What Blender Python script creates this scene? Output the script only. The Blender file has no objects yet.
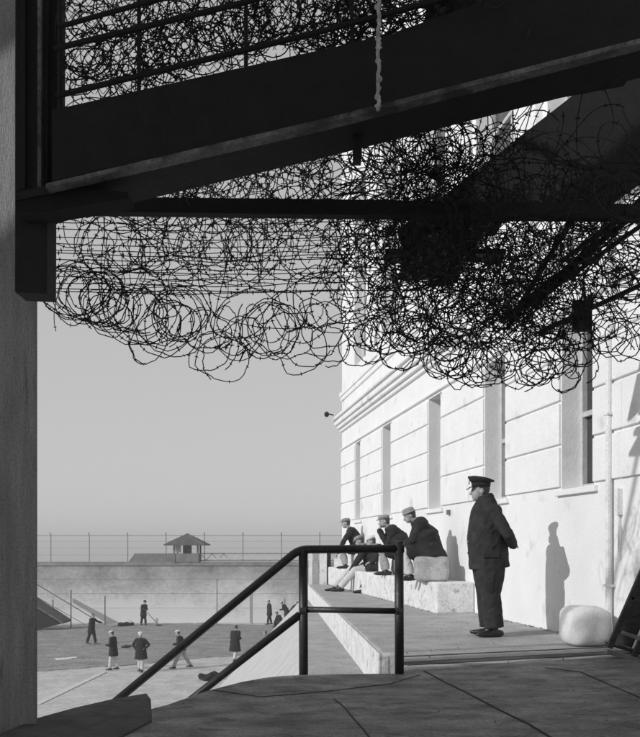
import bpy, bmesh, math, random
import numpy as np
from mathutils import Vector, Matrix, Euler
random.seed(7)
SC = bpy.context.scene
COL = SC.collection
R = math.radians

# ------------------------------------------------------------------ camera
F = 857.0; CX = 320.0; HY = 546.0; EYE = 1.03
cam = bpy.data.cameras.new('camera'); camo = bpy.data.objects.new('camera', cam); COL.objects.link(camo)
camo.location = (0, 0, EYE); camo.rotation_euler = (R(90), 0, 0)
cam.sensor_fit = 'VERTICAL'; cam.sensor_height = 24.0; cam.lens = 24.0 * F / 737.0
cam.shift_y = (HY - 368.5) / 737.0
cam.clip_start = 0.05; cam.clip_end = 20000
SC.camera = camo

# ------------------------------------------------------------------ sky, sun, exposure
SUN_EL = R(24.4); SUN_DX, SUN_DY = 0.851, 0.525      # horizontal direction the light travels
w = bpy.data.worlds.new("World"); SC.world = w; w.use_nodes = True
nt = w.node_tree; nt.nodes.clear()
sky = nt.nodes.new('ShaderNodeTexSky'); sky.sky_type = 'NISHITA'; sky.sun_disc = False
sky.sun_elevation = SUN_EL; sky.sun_rotation = math.atan2(-SUN_DX, -SUN_DY)
sky.air_density = 1.0; sky.dust_density = 0.4; sky.ozone_density = 1.0
bw = nt.nodes.new('ShaderNodeRGBToBW'); bg = nt.nodes.new('ShaderNodeBackground'); wo = nt.nodes.new('ShaderNodeOutputWorld')
bg.inputs['Strength'].default_value = 0.14
pw = nt.nodes.new('ShaderNodeMath'); pw.operation = 'POWER'; pw.inputs[1].default_value = 0.20      # power curve flattens the sky's brightness, a gain follows
ml = nt.nodes.new('ShaderNodeMath'); ml.operation = 'MULTIPLY'; ml.inputs[1].default_value = 3.05
nt.links.new(sky.outputs[0], bw.inputs[0]); nt.links.new(bw.outputs[0], pw.inputs[0]); nt.links.new(pw.outputs[0], ml.inputs[0]); nt.links.new(ml.outputs[0], bg.inputs[0]); nt.links.new(bg.outputs[0], wo.inputs[0])
sl = bpy.data.lights.new('sun', 'SUN'); sl.energy = 2.75; sl.angle = R(0.5); sl.color = (1, 1, 1)
so = bpy.data.objects.new('sun', sl); COL.objects.link(so)
d = Vector((SUN_DX * math.cos(SUN_EL), SUN_DY * math.cos(SUN_EL), -math.sin(SUN_EL)))
so.rotation_euler = d.to_track_quat('-Z', 'Y').to_euler()
SC.view_settings.view_transform = 'Standard'; SC.view_settings.look = 'None'
SC.view_settings.gamma = 1; SC.view_settings.exposure = 0.0; SC.view_settings.use_curve_mapping = False

# ------------------------------------------------------------------ helpers
def P(px, py, Y):
    return Vector(((px - CX) * Y / F, Y, EYE - (py - HY) * Y / F))
def G(px, py, Z=0.0):                       # pixel on a level plane
    Y = F * (EYE - Z) / (py - HY)
    return Vector(((px - CX) * Y / F, Y, Z))

MATS = {}
def mat(name, v, rough=0.8, var=0.25, scale=3.0, bump=0.3, bscale=40.0, metallic=0.0, stretch=None, detail=6, spots=None, bdist=0.004, grit=0.22, gscale=55):
    if name in MATS: return MATS[name]
    m = bpy.data.materials.new(name); m.use_nodes = True; n = m.node_tree; b = n.nodes['Principled BSDF']
    b.inputs['Roughness'].default_value = rough; b.inputs['Metallic'].default_value = metallic
    tc = n.nodes.new('ShaderNodeTexCoord'); mp = n.nodes.new('ShaderNodeMapping')
    n.links.new(tc.outputs['Object'], mp.inputs[0])
    if stretch: mp.inputs['Scale'].default_value = stretch
    no = n.nodes.new('ShaderNodeTexNoise'); no.inputs['Scale'].default_value = scale; no.inputs['Detail'].default_value = detail
    no.inputs['Roughness'].default_value = 0.62
    n.links.new(mp.outputs[0], no.inputs['Vector'])
    cr = n.nodes.new('ShaderNodeValToRGB')
    lo, hi = v * (1 - var), min(0.9, v * (1 + var))
    cr.color_ramp.elements[0].position = 0.3; cr.color_ramp.elements[0].color = (lo, lo, lo, 1)
    cr.color_ramp.elements[1].position = 0.7; cr.color_ramp.elements[1].color = (hi, hi, hi, 1)
    n.links.new(no.outputs['Fac'], cr.inputs[0])
    out = cr.outputs[0]
    if spots:                               # (scale, threshold, value)
        n2 = n.nodes.new('ShaderNodeTexNoise'); n2.inputs['Scale'].default_value = spots[0]; n2.inputs['Detail'].default_value = 8
        n.links.new(mp.outputs[0], n2.inputs['Vector'])
        c2 = n.nodes.new('ShaderNodeValToRGB'); c2.color_ramp.elements[0].position = spots[1]; c2.color_ramp.elements[1].position = spots[1] + 0.12
        n.links.new(n2.outputs['Fac'], c2.inputs[0])
        mx = n.nodes.new('ShaderNodeMix'); mx.data_type = 'RGBA'
        n.links.new(c2.outputs[0], mx.inputs['Factor']); n.links.new(out, mx.inputs['A'])
        mx.inputs['B'].default_value = (spots[2],) * 3 + (1,)
        out = mx.outputs['Result']
    if grit:
        n3 = n.nodes.new('ShaderNodeTexNoise'); n3.inputs['Scale'].default_value = gscale; n3.inputs['Detail'].default_value = 3; n3.inputs['Roughness'].default_value = .8
        n.links.new(tc.outputs['Object'], n3.inputs['Vector'])
        r3 = n.nodes.new('ShaderNodeMapRange'); r3.inputs['From Min'].default_value = .3; r3.inputs['From Max'].default_value = .7
        r3.inputs['To Min'].default_value = 1-grit; r3.inputs['To Max'].default_value = 1+grit; r3.clamp = True
        n.links.new(n3.outputs['Fac'], r3.inputs['Value'])
        vm = n.nodes.new('ShaderNodeVectorMath'); vm.operation = 'SCALE'; n.links.new(out, vm.inputs[0]); n.links.new(r3.outputs[0], vm.inputs['Scale']); out = vm.outputs[0]
    n.links.new(out, b.inputs['Base Color'])
    if bump:
        nb = n.nodes.new('ShaderNodeTexNoise'); nb.inputs['Scale'].default_value = bscale; nb.inputs['Detail'].default_value = 5
        n.links.new(mp.outputs[0], nb.inputs['Vector'])
        bp = n.nodes.new('ShaderNodeBump'); bp.inputs['Strength'].default_value = bump; bp.inputs['Distance'].default_value = bdist
        n.links.new(nb.outputs['Fac'], bp.inputs['Height']); n.links.new(bp.outputs[0], b.inputs['Normal'])
    MATS[name] = m
    return m

M_WALL = mat('white_painted_wall', 0.80, 0.75, 0.05, 1.6, 0.5, 25, spots=(2.3, 0.60, 0.60), bdist=0.008, grit=.10)
M_TRIM = mat('white_trim', 0.74, 0.7, 0.08, 4, 0.3, 30)
M_CONC = mat('pale_concrete', 0.36, 0.9, 0.24, 2.2, 0.9, 26, spots=(5, 0.62, 0.24), bdist=0.010, grit=.28, gscale=40)
M_WHITECONC = mat('whitewashed_concrete', 0.70, 0.9, 0.16, 5, 0.8, 30, spots=(7, 0.58, 0.42), bdist=0.012, grit=.2, gscale=30)
M_FLOOR = mat('worn_dark_floor', 0.175, 0.62, 0.85, 2.6, 1.0, 26, stretch=(1, 1.5, 1), spots=(4, 0.55, 0.06), grit=.5, gscale=42, bdist=0.035, detail=12)
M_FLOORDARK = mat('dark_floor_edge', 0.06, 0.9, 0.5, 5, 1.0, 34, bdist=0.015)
M_YARD = mat('yard_pavement', 0.50, 0.9, 0.2, 1.2, 0.6, 8, spots=(1.1, 0.62, 0.42), bdist=0.02, grit=.2, gscale=7)
M_DIRT = mat('yard_dirt', 0.27, 0.95, 0.3, 0.7, 1.0, 5, spots=(0.9, 0.6, 0.13), stretch=(1, 1.6, 1), bdist=0.05, grit=.45, gscale=6)
M_BLACKPAINT = mat('black_paint', 0.022, 0.45, 0.4, 12, 0.5, 60, spots=(14, 0.66, 0.10))
M_STEEL = mat('dark_rusty_steel', 0.008, 0.8, 0.5, 9, 0.6, 40, bdist=0.006)
M_EDGE = mat('pale_highlight_steel', 0.13, 0.6, 0.7, 9, 0.5, 60, spots=(5,.5,.03), grit=.5)  # paler than the beam steel, painting a highlight along the flange edges
M_DARKSTEEL = mat('darker_steel', 0.006, 0.95, 0.4, 12, 0.5, 60)  # darker, rougher copy of the beam steel
M_WIRE = mat('rusted_wire', 0.012, 0.8, 0.4, 30, 0, 10)
M_PILLAR = mat('grey_pillar_paint', 0.27, 0.85, 0.28, 2.0, 0.8, 30, grit=.3, gscale=70, spots=(3,.62,.14), stretch=(6, 6, 0.6), bdist=0.008)
M_GLASS = mat('window_glass', 0.05, 0.12, 0.3, 3, 0.0)
M_FRAME = mat('window_frame_paint', 0.5, 0.6, 0.15, 8, 0.2)
M_CLOTHDARK = mat('dark_wool', 0.018, 0.95, 0.5, 14, 1.0, 22, bdist=0.012, grit=.05)
M_CLOTHNAVY = mat('uniform_wool', 0.022, 0.9, 0.45, 9, 1.0, 14, bdist=0.018, grit=.05)
M_CLOTHGREY = mat('grey_cotton', 0.34, 0.95, 0.25, 10, 1.0, 16, bdist=0.015, grit=.05)
M_CLOTHLIGHT = mat('pale_cotton', 0.56, 0.95, 0.1, 10, 1.0, 16, bdist=0.015, grit=.05)
M_CAPWHITE = mat('pale_cap_cloth', 0.66, 0.9, 0.1, 10, 0.5, 30, grit=.05)
M_CAPGREY = mat('grey_hat_felt', 0.26, 0.9, 0.2, 10, 0.5, 30, grit=.05)
M_SKIN = mat('skin', 0.34, 0.6, 0.12, 12, 0.2, 60, grit=.05)
M_SHOE = mat('shoe_leather', 0.02, 0.4, 0.3, 10, 0.2, 60, grit=.05)
M_HAIR = mat('hair', 0.06, 0.7, 0.4, 40, 0.5, 90, grit=.05)
M_SACK = mat('sack_canvas', 0.70, 0.95, 0.12, 6, 0.6, 90, spots=(8, 0.64, 0.50), bdist=0.005, grit=.12, gscale=60)
M_WOOD = mat('dark_wood', 0.05, 0.75, 0.5, 5, 0.7, 30, stretch=(1, 1, 6))
M_WOODPALE = mat('pale_worn_wood', 0.28, 0.8, 0.3, 5, 0.7, 30)
M_SHINGLE = mat('roof_shingle', 0.10, 0.9, 0.4, 3, 0.8, 12)
M_TOWER = mat('tower_paint', 0.20, 0.8, 0.3, 2, 0.3)
M_GALV = mat('weathered_metal', 0.16, 0.6, 0.3, 3, 0.2)

class MB:
    def __init__(s): s.v = []; s.f = []
    def quad(s, a, b, c, d):
        n = len(s.v); s.v += [tuple(a), tuple(b), tuple(c), tuple(d)]; s.f.append((n, n+1, n+2, n+3)); return s
    def box(s, x0, x1, y0, y1, z0, z1, M=None):
        n = len(s.v)
        c = [Vector((x, y, z)) for z in (z0, z1) for y in (y0, y1) for x in (x0, x1)]
        if M is not None: c = [M @ q for q in c]
        s.v += [tuple(q) for q in c]
        for f in ((0,2,3,1),(4,5,7,6),(0,1,5,4),(2,6,7,3),(0,4,6,2),(1,3,7,5)): s.f.append(tuple(n+i for i in f))
        return s
    def prism(s, pts, z0, z1):              # pts: xy list counter-clockwise
        n = len(s.v); k = len(pts)
        s.v += [(p[0], p[1], z0) for p in pts] + [(p[0], p[1], z1) for p in pts]
        s.f.append(tuple(n+k+i for i in range(k))); s.f.append(tuple(n+i for i in reversed(range(k))))
        for i in range(k):
            j = (i+1) % k; s.f.append((n+i, n+j, n+k+j, n+k+i))
        return s
    def beam(s, a, b, wd, ht, up=Vector((0,0,1)), endplumb=False):   # rectangular bar from a to b, wd sideways, ht along up
        a = Vector(a); b = Vector(b); t = (b-a).normalized(); sd = t.cross(up).normalized(); u = up.normalized() if endplumb else sd.cross(t).normalized()
        n = len(s.v)
        for p in (a, b):
            for (i, j) in ((-1,-1),(1,-1),(1,1),(-1,1)): s.v.append(tuple(p + sd*(i*wd/2) + u*(j*ht/2)))
        for f in ((0,1,2,3),(7,6,5,4),(0,4,5,1),(1,5,6,2),(2,6,7,3),(3,7,4,0)): s.f.append(tuple(n+i for i in f))
        return s
    def tube(s, pts, rad, sides=8, side=None, caps=True, dome=False):
        pts = [Vector(p) for p in pts]; k = len(pts)
        rad = [(r, r) if not isinstance(r, (tuple, list)) else r for r in (rad if isinstance(rad, (list, tuple)) and len(rad) == k else [rad]*k)]
        if dome:                            # rounded ends
            t0 = (pts[0]-pts[1]).normalized(); t1 = (pts[-1]-pts[-2]).normalized()
            def dom(p, r, t):
                m = min(r); return [(p + t*m*math.sin(a), (r[0]*math.cos(a), r[1]*math.cos(a))) for a in (R(35), R(62), R(80))]
            A = dom(pts[0], rad[0], t0)[::-1]; B = dom(pts[-1], rad[-1], t1)
            pts = [q[0] for q in A] + pts + [q[0] for q in B]; rad = [q[1] for q in A] + rad + [q[1] for q in B]; k = len(pts)
        n = len(s.v); prev = Vector(side) if side is not None else None
        for i, p in enumerate(pts):
            t = (pts[min(i+1, k-1)] - pts[max(i-1, 0)]).normalized()
            if prev is None:
                prev = t.cross(Vector((0, 0, 1)))
                if prev.length < 0.05: prev = t.cross(Vector((0, 1, 0)))
            ref = Vector(side) if side is not None else prev
            u = ref - t*ref.dot(t)
            if u.length < 1e-4: u = t.orthogonal()
            u.normalize(); prev = u; v = t.cross(u)
            for q in range(sides):
                a = 2*math.pi*q/sides; s.v.append(tuple(p + u*(rad[i][0]*math.cos(a)) + v*(rad[i][1]*math.sin(a))))
        for i in range(k-1):
            for q in range(sides):
                q2 = (q+1) % sides; s.f.append((n+i*sides+q, n+i*sides+q2, n+(i+1)*sides+q2, n+(i+1)*sides+q))
        if caps:
            s.f.append(tuple(n+q for q in reversed(range(sides)))); s.f.append(tuple(n+(k-1)*sides+q for q in range(sides)))
        return s
    def ell(s, c, rx, ry, rz, M=None, nu=12, nv=8):
        n = len(s.v); c = Vector(c)
        def add(x, y, z):
            q = Vector((x*rx, y*ry, z*rz)); q = (M @ q) if M is not None else q; s.v.append(tuple(c+q))
        add(0, 0, -1)
        for j in range(1, nv):
            a = math.pi*j/nv - math.pi/2
            for i in range(nu):
                b = 2*math.pi*i/nu; add(math.cos(a)*math.cos(b), math.cos(a)*math.sin(b), math.sin(a))
        add(0, 0, 1); last = len(s.v)-1
        for i in range(nu):
            i2 = (i+1) % nu
            s.f.append((n, n+1+i2, n+1+i)); s.f.append((last, last-nu+i, last-nu+i2))
            for j in range(nv-2):
                a = n+1+j*nu; s.f.append((a+i, a+i2, a+nu+i2, a+nu+i))
        return s
    def build(s, name, m, parent=None, smooth=False, bevel=0, voxel=None, smooth_it=2, seg=2, autosmooth=False):
        me = bpy.data.meshes.new(name); me.from_pydata(s.v, [], s.f); me.validate(); me.update()
        bm = bmesh.new(); bm.from_mesh(me); bmesh.ops.recalc_face_normals(bm, faces=bm.faces); bm.to_mesh(me); bm.free()
        me.materials.append(m)
        o = bpy.data.objects.new(name, me); COL.objects.link(o)
        if voxel:
            r = o.modifiers.new('remesh', 'REMESH'); r.mode = 'VOXEL'; r.voxel_size = voxel; r.use_smooth_shade = True
            sm = o.modifiers.new('smooth', 'SMOOTH'); sm.iterations = smooth_it; sm.factor = 0.5
            dg = bpy.context.evaluated_depsgraph_get(); me2 = bpy.data.meshes.new_from_object(o.evaluated_get(dg))
            o.modifiers.clear(); o.data = me2; me2.name = name; bpy.data.meshes.remove(me)
            if not me2.materials: me2.materials.append(m)
            me2.polygons.foreach_set('use_smooth', [True]*len(me2.polygons))
        if smooth: o.data.polygons.foreach_set('use_smooth', [True]*len(o.data.polygons))
        if bevel:
            b = o.modifiers.new('bevel', 'BEVEL'); b.width = bevel; b.segments = seg; b.limit_method = 'ANGLE'; b.angle_limit = R(40)
        if parent: o.parent = parent
        return o

from mathutils import noise as mnoise
def folds(o, amp, fx=7.0, fz=16.0, seed=0):
    me = o.data; nn = [v.normal.copy() for v in me.vertices]
    for v, n_ in zip(me.vertices, nn):
        q = Vector((v.co.x*fx, v.co.y*fx, v.co.z*fz*.55 + v.co.x*3)) + Vector((seed,0,0))
        k = mnoise.noise(q) + .5*mnoise.noise(q*2.3)
        v.co = v.co + n_*(amp*(1-2*abs(k)))
    return o
def tag(o, label=None, cat=None, group=None, kind=None):
    if label: o['label'] = label
    if cat: o['category'] = cat
    if group: o['group'] = group
    if kind: o['kind'] = kind
    return o
def empty(name, loc=(0,0,0), rz=0, **k):
    o = bpy.data.objects.new(name, None); COL.objects.link(o); o.location = loc; o.rotation_euler = (0, 0, rz); o.empty_display_size = 0.1
    return tag(o, **k)
def struct(o): o['kind'] = 'structure'; return o
def copy_tree(o, parent=None):
    c = o.copy(); COL.objects.link(c)
    if parent: c.parent = parent
    for ch in list(o.children): copy_tree(ch, c)
    return c

# ------------------------------------------------------------------ ground, water, yard
YZ = -4.5
struct(MB().prism([(-400, 63.2), (400, 63.2), (9000, 12000), (-9000, 12000)], -31, -30).build('water', mat('bay_water', 0.34, 0.4, 0.15, 0.02, 0.4, 0.3, bdist=0.3)))
struct(MB().prism([(-60, -10), (60, -10), (60, 64), (-60, 64)], YZ-26, YZ-0.02).build('ground', M_YARD))
def WXMAX(y): return 2.85 - 0.15867*(y-10.38)
def ground_sheet(name, pxpts, z, m):
    rg = random.Random(11); q_ = []
    for (a, b), (c, d_) in zip(pxpts, pxpts[1:]+pxpts[:1]):      # ragged edge
        n_ = max(1, int(abs(c-a)/5)) if 0 < a < 420 else 1
        for k in range(n_): q_.append((a+(c-a)*k/n_, b+(d_-b)*k/n_ + (rg.uniform(-.5,.5) if n_ > 1 else 0)))
    pts = [G(a, b, z) for a, b in q_]
    return struct(MB().prism([(p.x, p.y) for p in pts], YZ-0.015, z).build(name, m))
pave_far = [(-260,700),(-60,682),(37,671),(90,667.5),(150,663),(200,657.5),(240,655),(300,652),(380,650),(480,648),(560,647)]
dirt_far = [(560,626),(400,625.5),(310,625.5),(250,624.6),(200,623.4),(150,623.4),(105,625),(70,627.5),(37,630.5),(-60,633),(-260,640)]
ground_sheet('dirt_field', pave_far + dirt_far, YZ+0.004, M_DIRT)
# faint painted line on the pavement
a = G(37, 704, YZ); b = G(104, 672, YZ)
def strip(mb, a, b, wd, z0, z1):
    a = Vector(a); b = Vector(b); t = (b-a).normalized(); n = Vector((-t.y, t.x, 0))*wd/2
    mb.prism([((a-n).x, (a-n).y), ((b-n).x, (b-n).y), ((b+n).x, (b+n).y), ((a+n).x, (a+n).y)], z0, z1)
mb = MB(); strip(mb, a, b, 0.25, YZ-0.01, YZ+0.006)
struct(mb.build('painted_line', mat('chalk_line', 0.62, 0.9, 0.1)))

# ------------------------------------------------------------------ near landing and terraces
edge = [(397,674),(350,673.6),(322,674),(300,674.6),(280,675.5),(262,677.5),(240,681.5),(222,686),(205,690.5),(190,696),(176,700.5),(165,704.5),(152,707.5),(141,712)]
land = [(-3.2,-2.5),(6.0,-2.5),(6.0,9.05),(0.70,7.28),(0.665,6.95)] + [tuple(G(a,b)[:2]) for a,b in edge[1:]] + [(-1.35,4.6),(-3.2,4.6)]
landing = MB().prism(land, -0.32, 0).build('landing_floor', M_FLOOR, bevel=0.025, seg=3); struct(landing)
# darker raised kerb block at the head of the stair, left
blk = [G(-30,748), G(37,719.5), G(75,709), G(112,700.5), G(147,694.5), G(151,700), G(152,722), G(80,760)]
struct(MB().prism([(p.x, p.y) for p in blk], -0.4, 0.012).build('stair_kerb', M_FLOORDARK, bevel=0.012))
struct(MB().prism([(-3.2,-2.5),(6,-2.5),(6,6.8),(0.6,6.8),(-0.2,6.6),(-1.0,5.2),(-1.6,4.6),(-3.2,4.5)], -4.6, -0.32).build('landing_base', M_CONC))
# floor joints
mb = MB()
def crack(pts, wd):
    for (p, q) in zip(pts[:-1], pts[1:]): strip(mb, G(*p), G(*q), wd, 0.0, 0.004)
crack([(424,671),(446,683),(463,691),(482,701),(505,713),(528,724),(556,741)], 0.016)
crack([(334,699),(345,708),(352,717),(362,728),(372,741)], 0.008)
crack([(212,690),(260,697),(300,694),(340,690),(390,684),(420,675)], 0.004)
crack([(545,668),(580,672),(612,686),(645,700)], 0.012)
struct(mb.build('floor_joint', mat('joint_dirt', 0.03, 1, 0.5)))
mb = MB(); strip(mb, (0.725,7.50,0), (6,9.44,0), 0.20, -0.003, 0.003); strip(mb, (0.75,7.98,0), (6,9.8,0), 0.03, -0.003, 0.003)  # dark strips painted along the shadow stripes on the floor
struct(mb.build('shade_strip', M_FLOORDARK))
# terrace the guard stands on, edge vanishing to x=262
K = 8.44
terr = [(0.60,K),(6,K),(6,26),(-0.48,26)]
terr = [(0.60,K),(0.80,K),(0.702,7.29),(6,9.06),(4.5,9.5),(2.2,23.8),(-0.345,23.8)]
struct(MB().prism(terr, -4.6, -0.004).build('terrace_floor', M_CONC, bevel=0.02))
# whitewashed riser skin of the terrace
mb = MB(); mb.prism([(0.575,8.40),(0.598,8.40),(-0.347,23.83),(-0.37,23.83)], -0.44, -0.03)
struct(mb.build('terrace_riser', M_WHITECONC, bevel=0.006))
mb = MB(); mb.box(0.60, 0.86, 8.405, 8.44, -0.5, -0.02)
for x in (0.635, 0.70): mb.box(x, x+0.03, 8.39, 8.406, -0.48, -0.05)
struct(mb.build('terrace_end_face', M_WHITECONC))
# lower tread
struct(MB().prism([(-0.10,7.0),(0.70,7.0),(0.56,8.6),(-0.37,24.6),(-0.42,24.6)], -4.6, -0.41).build('lower_terrace', M_CONC, bevel=0.015))
# yard-side bleacher steps as one slope, tilted to the sun to brighten
mb = MB(); ys = (6.95, 25.0)
A0 = Vector((-0.11, 6.95, -0.415)); A1 = Vector((-0.43, 25.0, -0.415))
B0 = Vector((-4.6, 8.5, -4.52)); B1 = Vector((-4.3, 25.0, -4.52))
n0 = len(mb.v)
mb.v += [tuple(A0), tuple(A1), tuple(B1), tuple(B0), (A0.x, A0.y, -4.6), (A1.x, A1.y, -4.6), (B1.x, B1.y, -4.6), (B0.x, B0.y, -4.6)]
for f in ((0,1,2,3),(4,7,6,5),(0,4,5,1),(2,6,7,3),(1,5,6,2),(0,3,7,4)): mb.f.append(f)
struct(mb.build('sunward_bleacher_slope', mat('bleacher_slope_concrete', 0.50, 0.9, 0.14, 3, 0.8, 20, spots=(6,.6,.40), bdist=.01)))

# upper stone seating tier along the wall (local frame of the wall)
U = Vector((-0.1567, 0.9876, 0)); N = Vector((-0.9876, -0.1567, 0))
def WY(Y): return Vector((2.85 - 0.15867*(Y-10.38), Y, 0))
def S(Y): return (Y-5)/0.9876
WROT = math.atan2(U.y, U.x); W0 = WY(5)
seat = empty('seating_step', W0, WROT, label='long whitewashed concrete step the men sit on, running along the building', cat='step')
MB().box(S(13.25), S(23.6), 0.004, 0.62, -0.02, 0.47).build('step_block', M_WHITECONC, seat, bevel=0.03)
MB().box(S(14.6), S(23.6), 0.004, 0.26, 0.471, 0.84).build('upper_step_block', M_WHITECONC, seat, bevel=0.03)

# ------------------------------------------------------------------ cell house building
bld = empty('prison_building', W0, WROT, label='tall white rusticated prison cell house with deep narrow windows and a cornice', cat='building')
SE = S(24.4); S0 = -7.0
low = [(9.40,10.20),(11.95,12.80),(14.95,15.75),(18.55,19.40),(21.75,22.45)]
low = [(6.6,7.4)] + low
ups = [(6.3,7.6),(9.0,10.6),(11.6,13.2),(14.6,16.2),(17.9,19.5),(20.9,22.6)]
xb = sorted(set([S0, SE] + [S(a) for p in low for a in p] + [S(a) for p in ups for a in p]))
zb = [-4.6, 1.70, 3.72, 5.75, 10.4, 14.5]
mb = MB(); D = 0.30
def iswin(x, z):
    if 1.70 < z < 3.72: return any(S(a) < x < S(b) for a, b in low)
    if 5.75 < z < 10.4: return any(S(a) < x < S(b) for a, b in ups)
    return False
for i in range(len(xb)-1):
    for j in range(len(zb)-1):
        if not iswin((xb[i]+xb[i+1])/2, (zb[j]+zb[j+1])/2):
            mb.quad((xb[i],0,zb[j]), (xb[i+1],0,zb[j]), (xb[i+1],0,zb[j+1]), (xb[i],0,zb[j+1]))
wins = [(S(a), S(b), 1.70, 3.72) for a, b in low] + [(S(a), S(b), 5.75, 10.4) for a, b in ups]
for x0, x1, z0, z1 in wins:
    mb.quad((x0,0,z0),(x0,-D,z0),(x0,-D,z1),(x0,0,z1)); mb.quad((x1,0,z0),(x1,0,z1),(x1,-D,z1),(x1,-D,z0))
    mb.quad((x0,0,z0),(x1,0,z0),(x1,-D,z0),(x0,-D,z0)); mb.quad((x0,0,z1),(x0,-D,z1),(x1,-D,z1),(x1,0,z1))
mb.quad((SE,0,-4.6),(SE,-14,-4.6),(SE,-14,14.5),(SE,0,14.5)); mb.quad((S0,0,-4.6),(S0,0,14.5),(S0,-14,14.5),(S0,-14,-4.6))
mb.quad((S0,0,14.5),(SE,0,14.5),(SE,-14,14.5),(S0,-14,14.5)); mb.quad((S0,-14,-4.6),(S0,-14,14.5),(SE,-14,14.5),(SE,-14,-4.6))
wall = mb.build('wall', M_WALL, bld)
# rusticated blocks on the piers
mb = MB(); rnd = random.Random(3)
piers = []; xs = [S0] + [q for a, b in low for q in (S(a), S(b))] + [SE]
for k in range(0, len(xs), 2): piers.append((xs[k], xs[k+1]))
zc = [1.715, 2.225, 2.745, 3.255, 3.70]
for (a, b) in piers:
    for j in range(4):
        cuts = [a+0.012]
        step = 0.52 + 0.06*(j % 2); x = a + (0.45 if j % 2 else 0.75)
        while x < b-0.4: cuts.append(x); x += step*(1.6 if j % 2 else 1.3)
        cuts.append(b-0.012)
        for c0, c1 in zip(cuts[:-1], cuts[1:]):
            g = 0.005 if rnd.random() < 0.75 else 0.008
            mb.box(c0+g, c1-g, -0.01, 0.032+rnd.uniform(-.002,.002), zc[j]+0.018, zc[j+1]-0.018)
MBr = mb
MBr.build('rusticated_block', M_WALL, bld, bevel=0.006, seg=1)
mb = MB()                                     # cornice mouldings
mb.box(S0, SE+0.10, -0.01, 0.05, 3.76, 3.80)
for (y, z0, z1) in ((0.06, 4.27, 4.36), (0.13, 4.36, 4.46), (0.19, 4.46, 4.60), (0.25, 4.60, 4.68)): mb.box(S0, SE+y, -0.01, y, z0, z1)
mb.build('cornice', M_WALL, bld, bevel=0.015)
mb = MB(); mb.box(S0, SE+0.06, -0.01, 0.07, 5.26, 5.38); mb.box(S0, SE+0.03, -0.01, 0.04, 5.14, 5.26); mb.build('ledge', M_WALL, bld, bevel=0.01)
mb = MB(); mb.box(S0, SE+0.3, -0.01, 0.35, 13.4, 13.8); mb.box(S0, SE+0.5, -0.01, 0.55, 13.8, 14.1); mb.build('roof_cornice', M_WALL, bld)
mb = MB()                                     # pilasters of the upper storey
for (a, b), (c, d_) in zip(ups[:-1], ups[1:]): mb.box(S(b)+0.15, S(c)-0.15, -0.01, 0.10, 5.4, 13.3)
mb.build('pilaster', M_WALL, bld, bevel=0.01)
for (x0, x1, z0, z1) in wins:
    fr = MB(); big = z1 > 5
    t = 0.045
    fr.box(x0, x0+t, -D+0.0, -D+0.06, z0, z1); fr.box(x1-t, x1, -D, -D+0.06, z0, z1)
    fr.box(x0+t, x1-t, -D, -D+0.06, z0, z0+0.06); fr.box(x0+t, x1-t, -D, -D+0.06, z1-0.05, z1)
    if not big:
        fr.box(x0+t, x1-t, -D, -D+0.055, 2.56, 2.62)
    else:
        for z in (7.3, 8.9): fr.box(x0+t, x1-t, -D, -D+0.055, z, z+0.06)
        fr.box((x0+x1)/2-0.02, (x0+x1)/2+0.02, -D, -D+0.05, z0+.06, z1-.05)
    wn = fr.build('window', M_FRAME, bld)
    MB().box(x0, x1, -D-0.04, -D-0.002, z0, z1).build('pane', M_GLASS, wn)
    if not big: MB().box(x0-0.10, x1+0.10, -0.01, 0.05, z0-0.075, z0-0.005).build('sill', M_WALL, wn, bevel=0.008)
# drain pipe, small boxes, cornice lamp
mb = MB(); sp = S(8.98)
mb.tube([(sp,0.05,0.02),(sp,0.05,5.1)], 0.034, 10)
for z in (0.6, 2.4, 4.0): mb.box(sp-0.05, sp+0.05, -0.01, 0.09, z, z+0.03)
mb.build('drain_pipe', M_TRIM, bld, smooth=False)
mb = MB(); mb.box(sp-0.2, sp-0.14, -0.01, 0.06, 1.35, 1.62); mb.tube([(sp-0.17,0.03,0.9),(sp-0.17,0.03,1.35)], 0.01, 6); mb.build('conduit_box', M_TRIM, bld)
mb = MB(); sb = S(14.5); mb.box(sb-0.04, sb+0.04, -0.01, 0.05, 1.56, 1.64); mb.build('wall_bracket', M_GALV, bld)
cl = MB(); cl.tube([(SE-0.05,0.25,4.74),(SE-0.05,0.42,4.78)], 0.02, 6); cl.ell((SE-0.05,0.45,4.76), 0.06, 0.07, 0.08)
cl.build('flood_lamp', M_STEEL, bld)

# end screen of the terrace: pale posts and panels seen through the railing
es = empty('end_screen', (-0.1, 23.0, 0), 0, label='pale upright boards and a dark post closing the far end of the terrace', cat='screen')
def PB(x0, x1, y, dy, z0, z1, ox=0.1): return MB().box((x0-CX)*y/F+ox, (x1-CX)*y/F+ox, 0, dy, z0, z1)
PB(308.5,312.5,23,.06,-0.41,0.86).build('board', M_WHITECONC, es)
PB(313.2,318.4,23,.10,-0.41,0.90).build('board', M_CONC, es)
PB(319.4,326.6,23,.06,-0.02,0.88).build('board', M_WHITECONC, es)
PB(327.0,330.8,23,.08,-0.02,0.90).build('post', M_STEEL, es)
PB(308,331,23,.05,0.905,0.95).build('top_rail', M_STEEL, es)
PB(334,352,23,.08,-0.02,0.7).build('board', M_WHITECONC, es)

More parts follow.
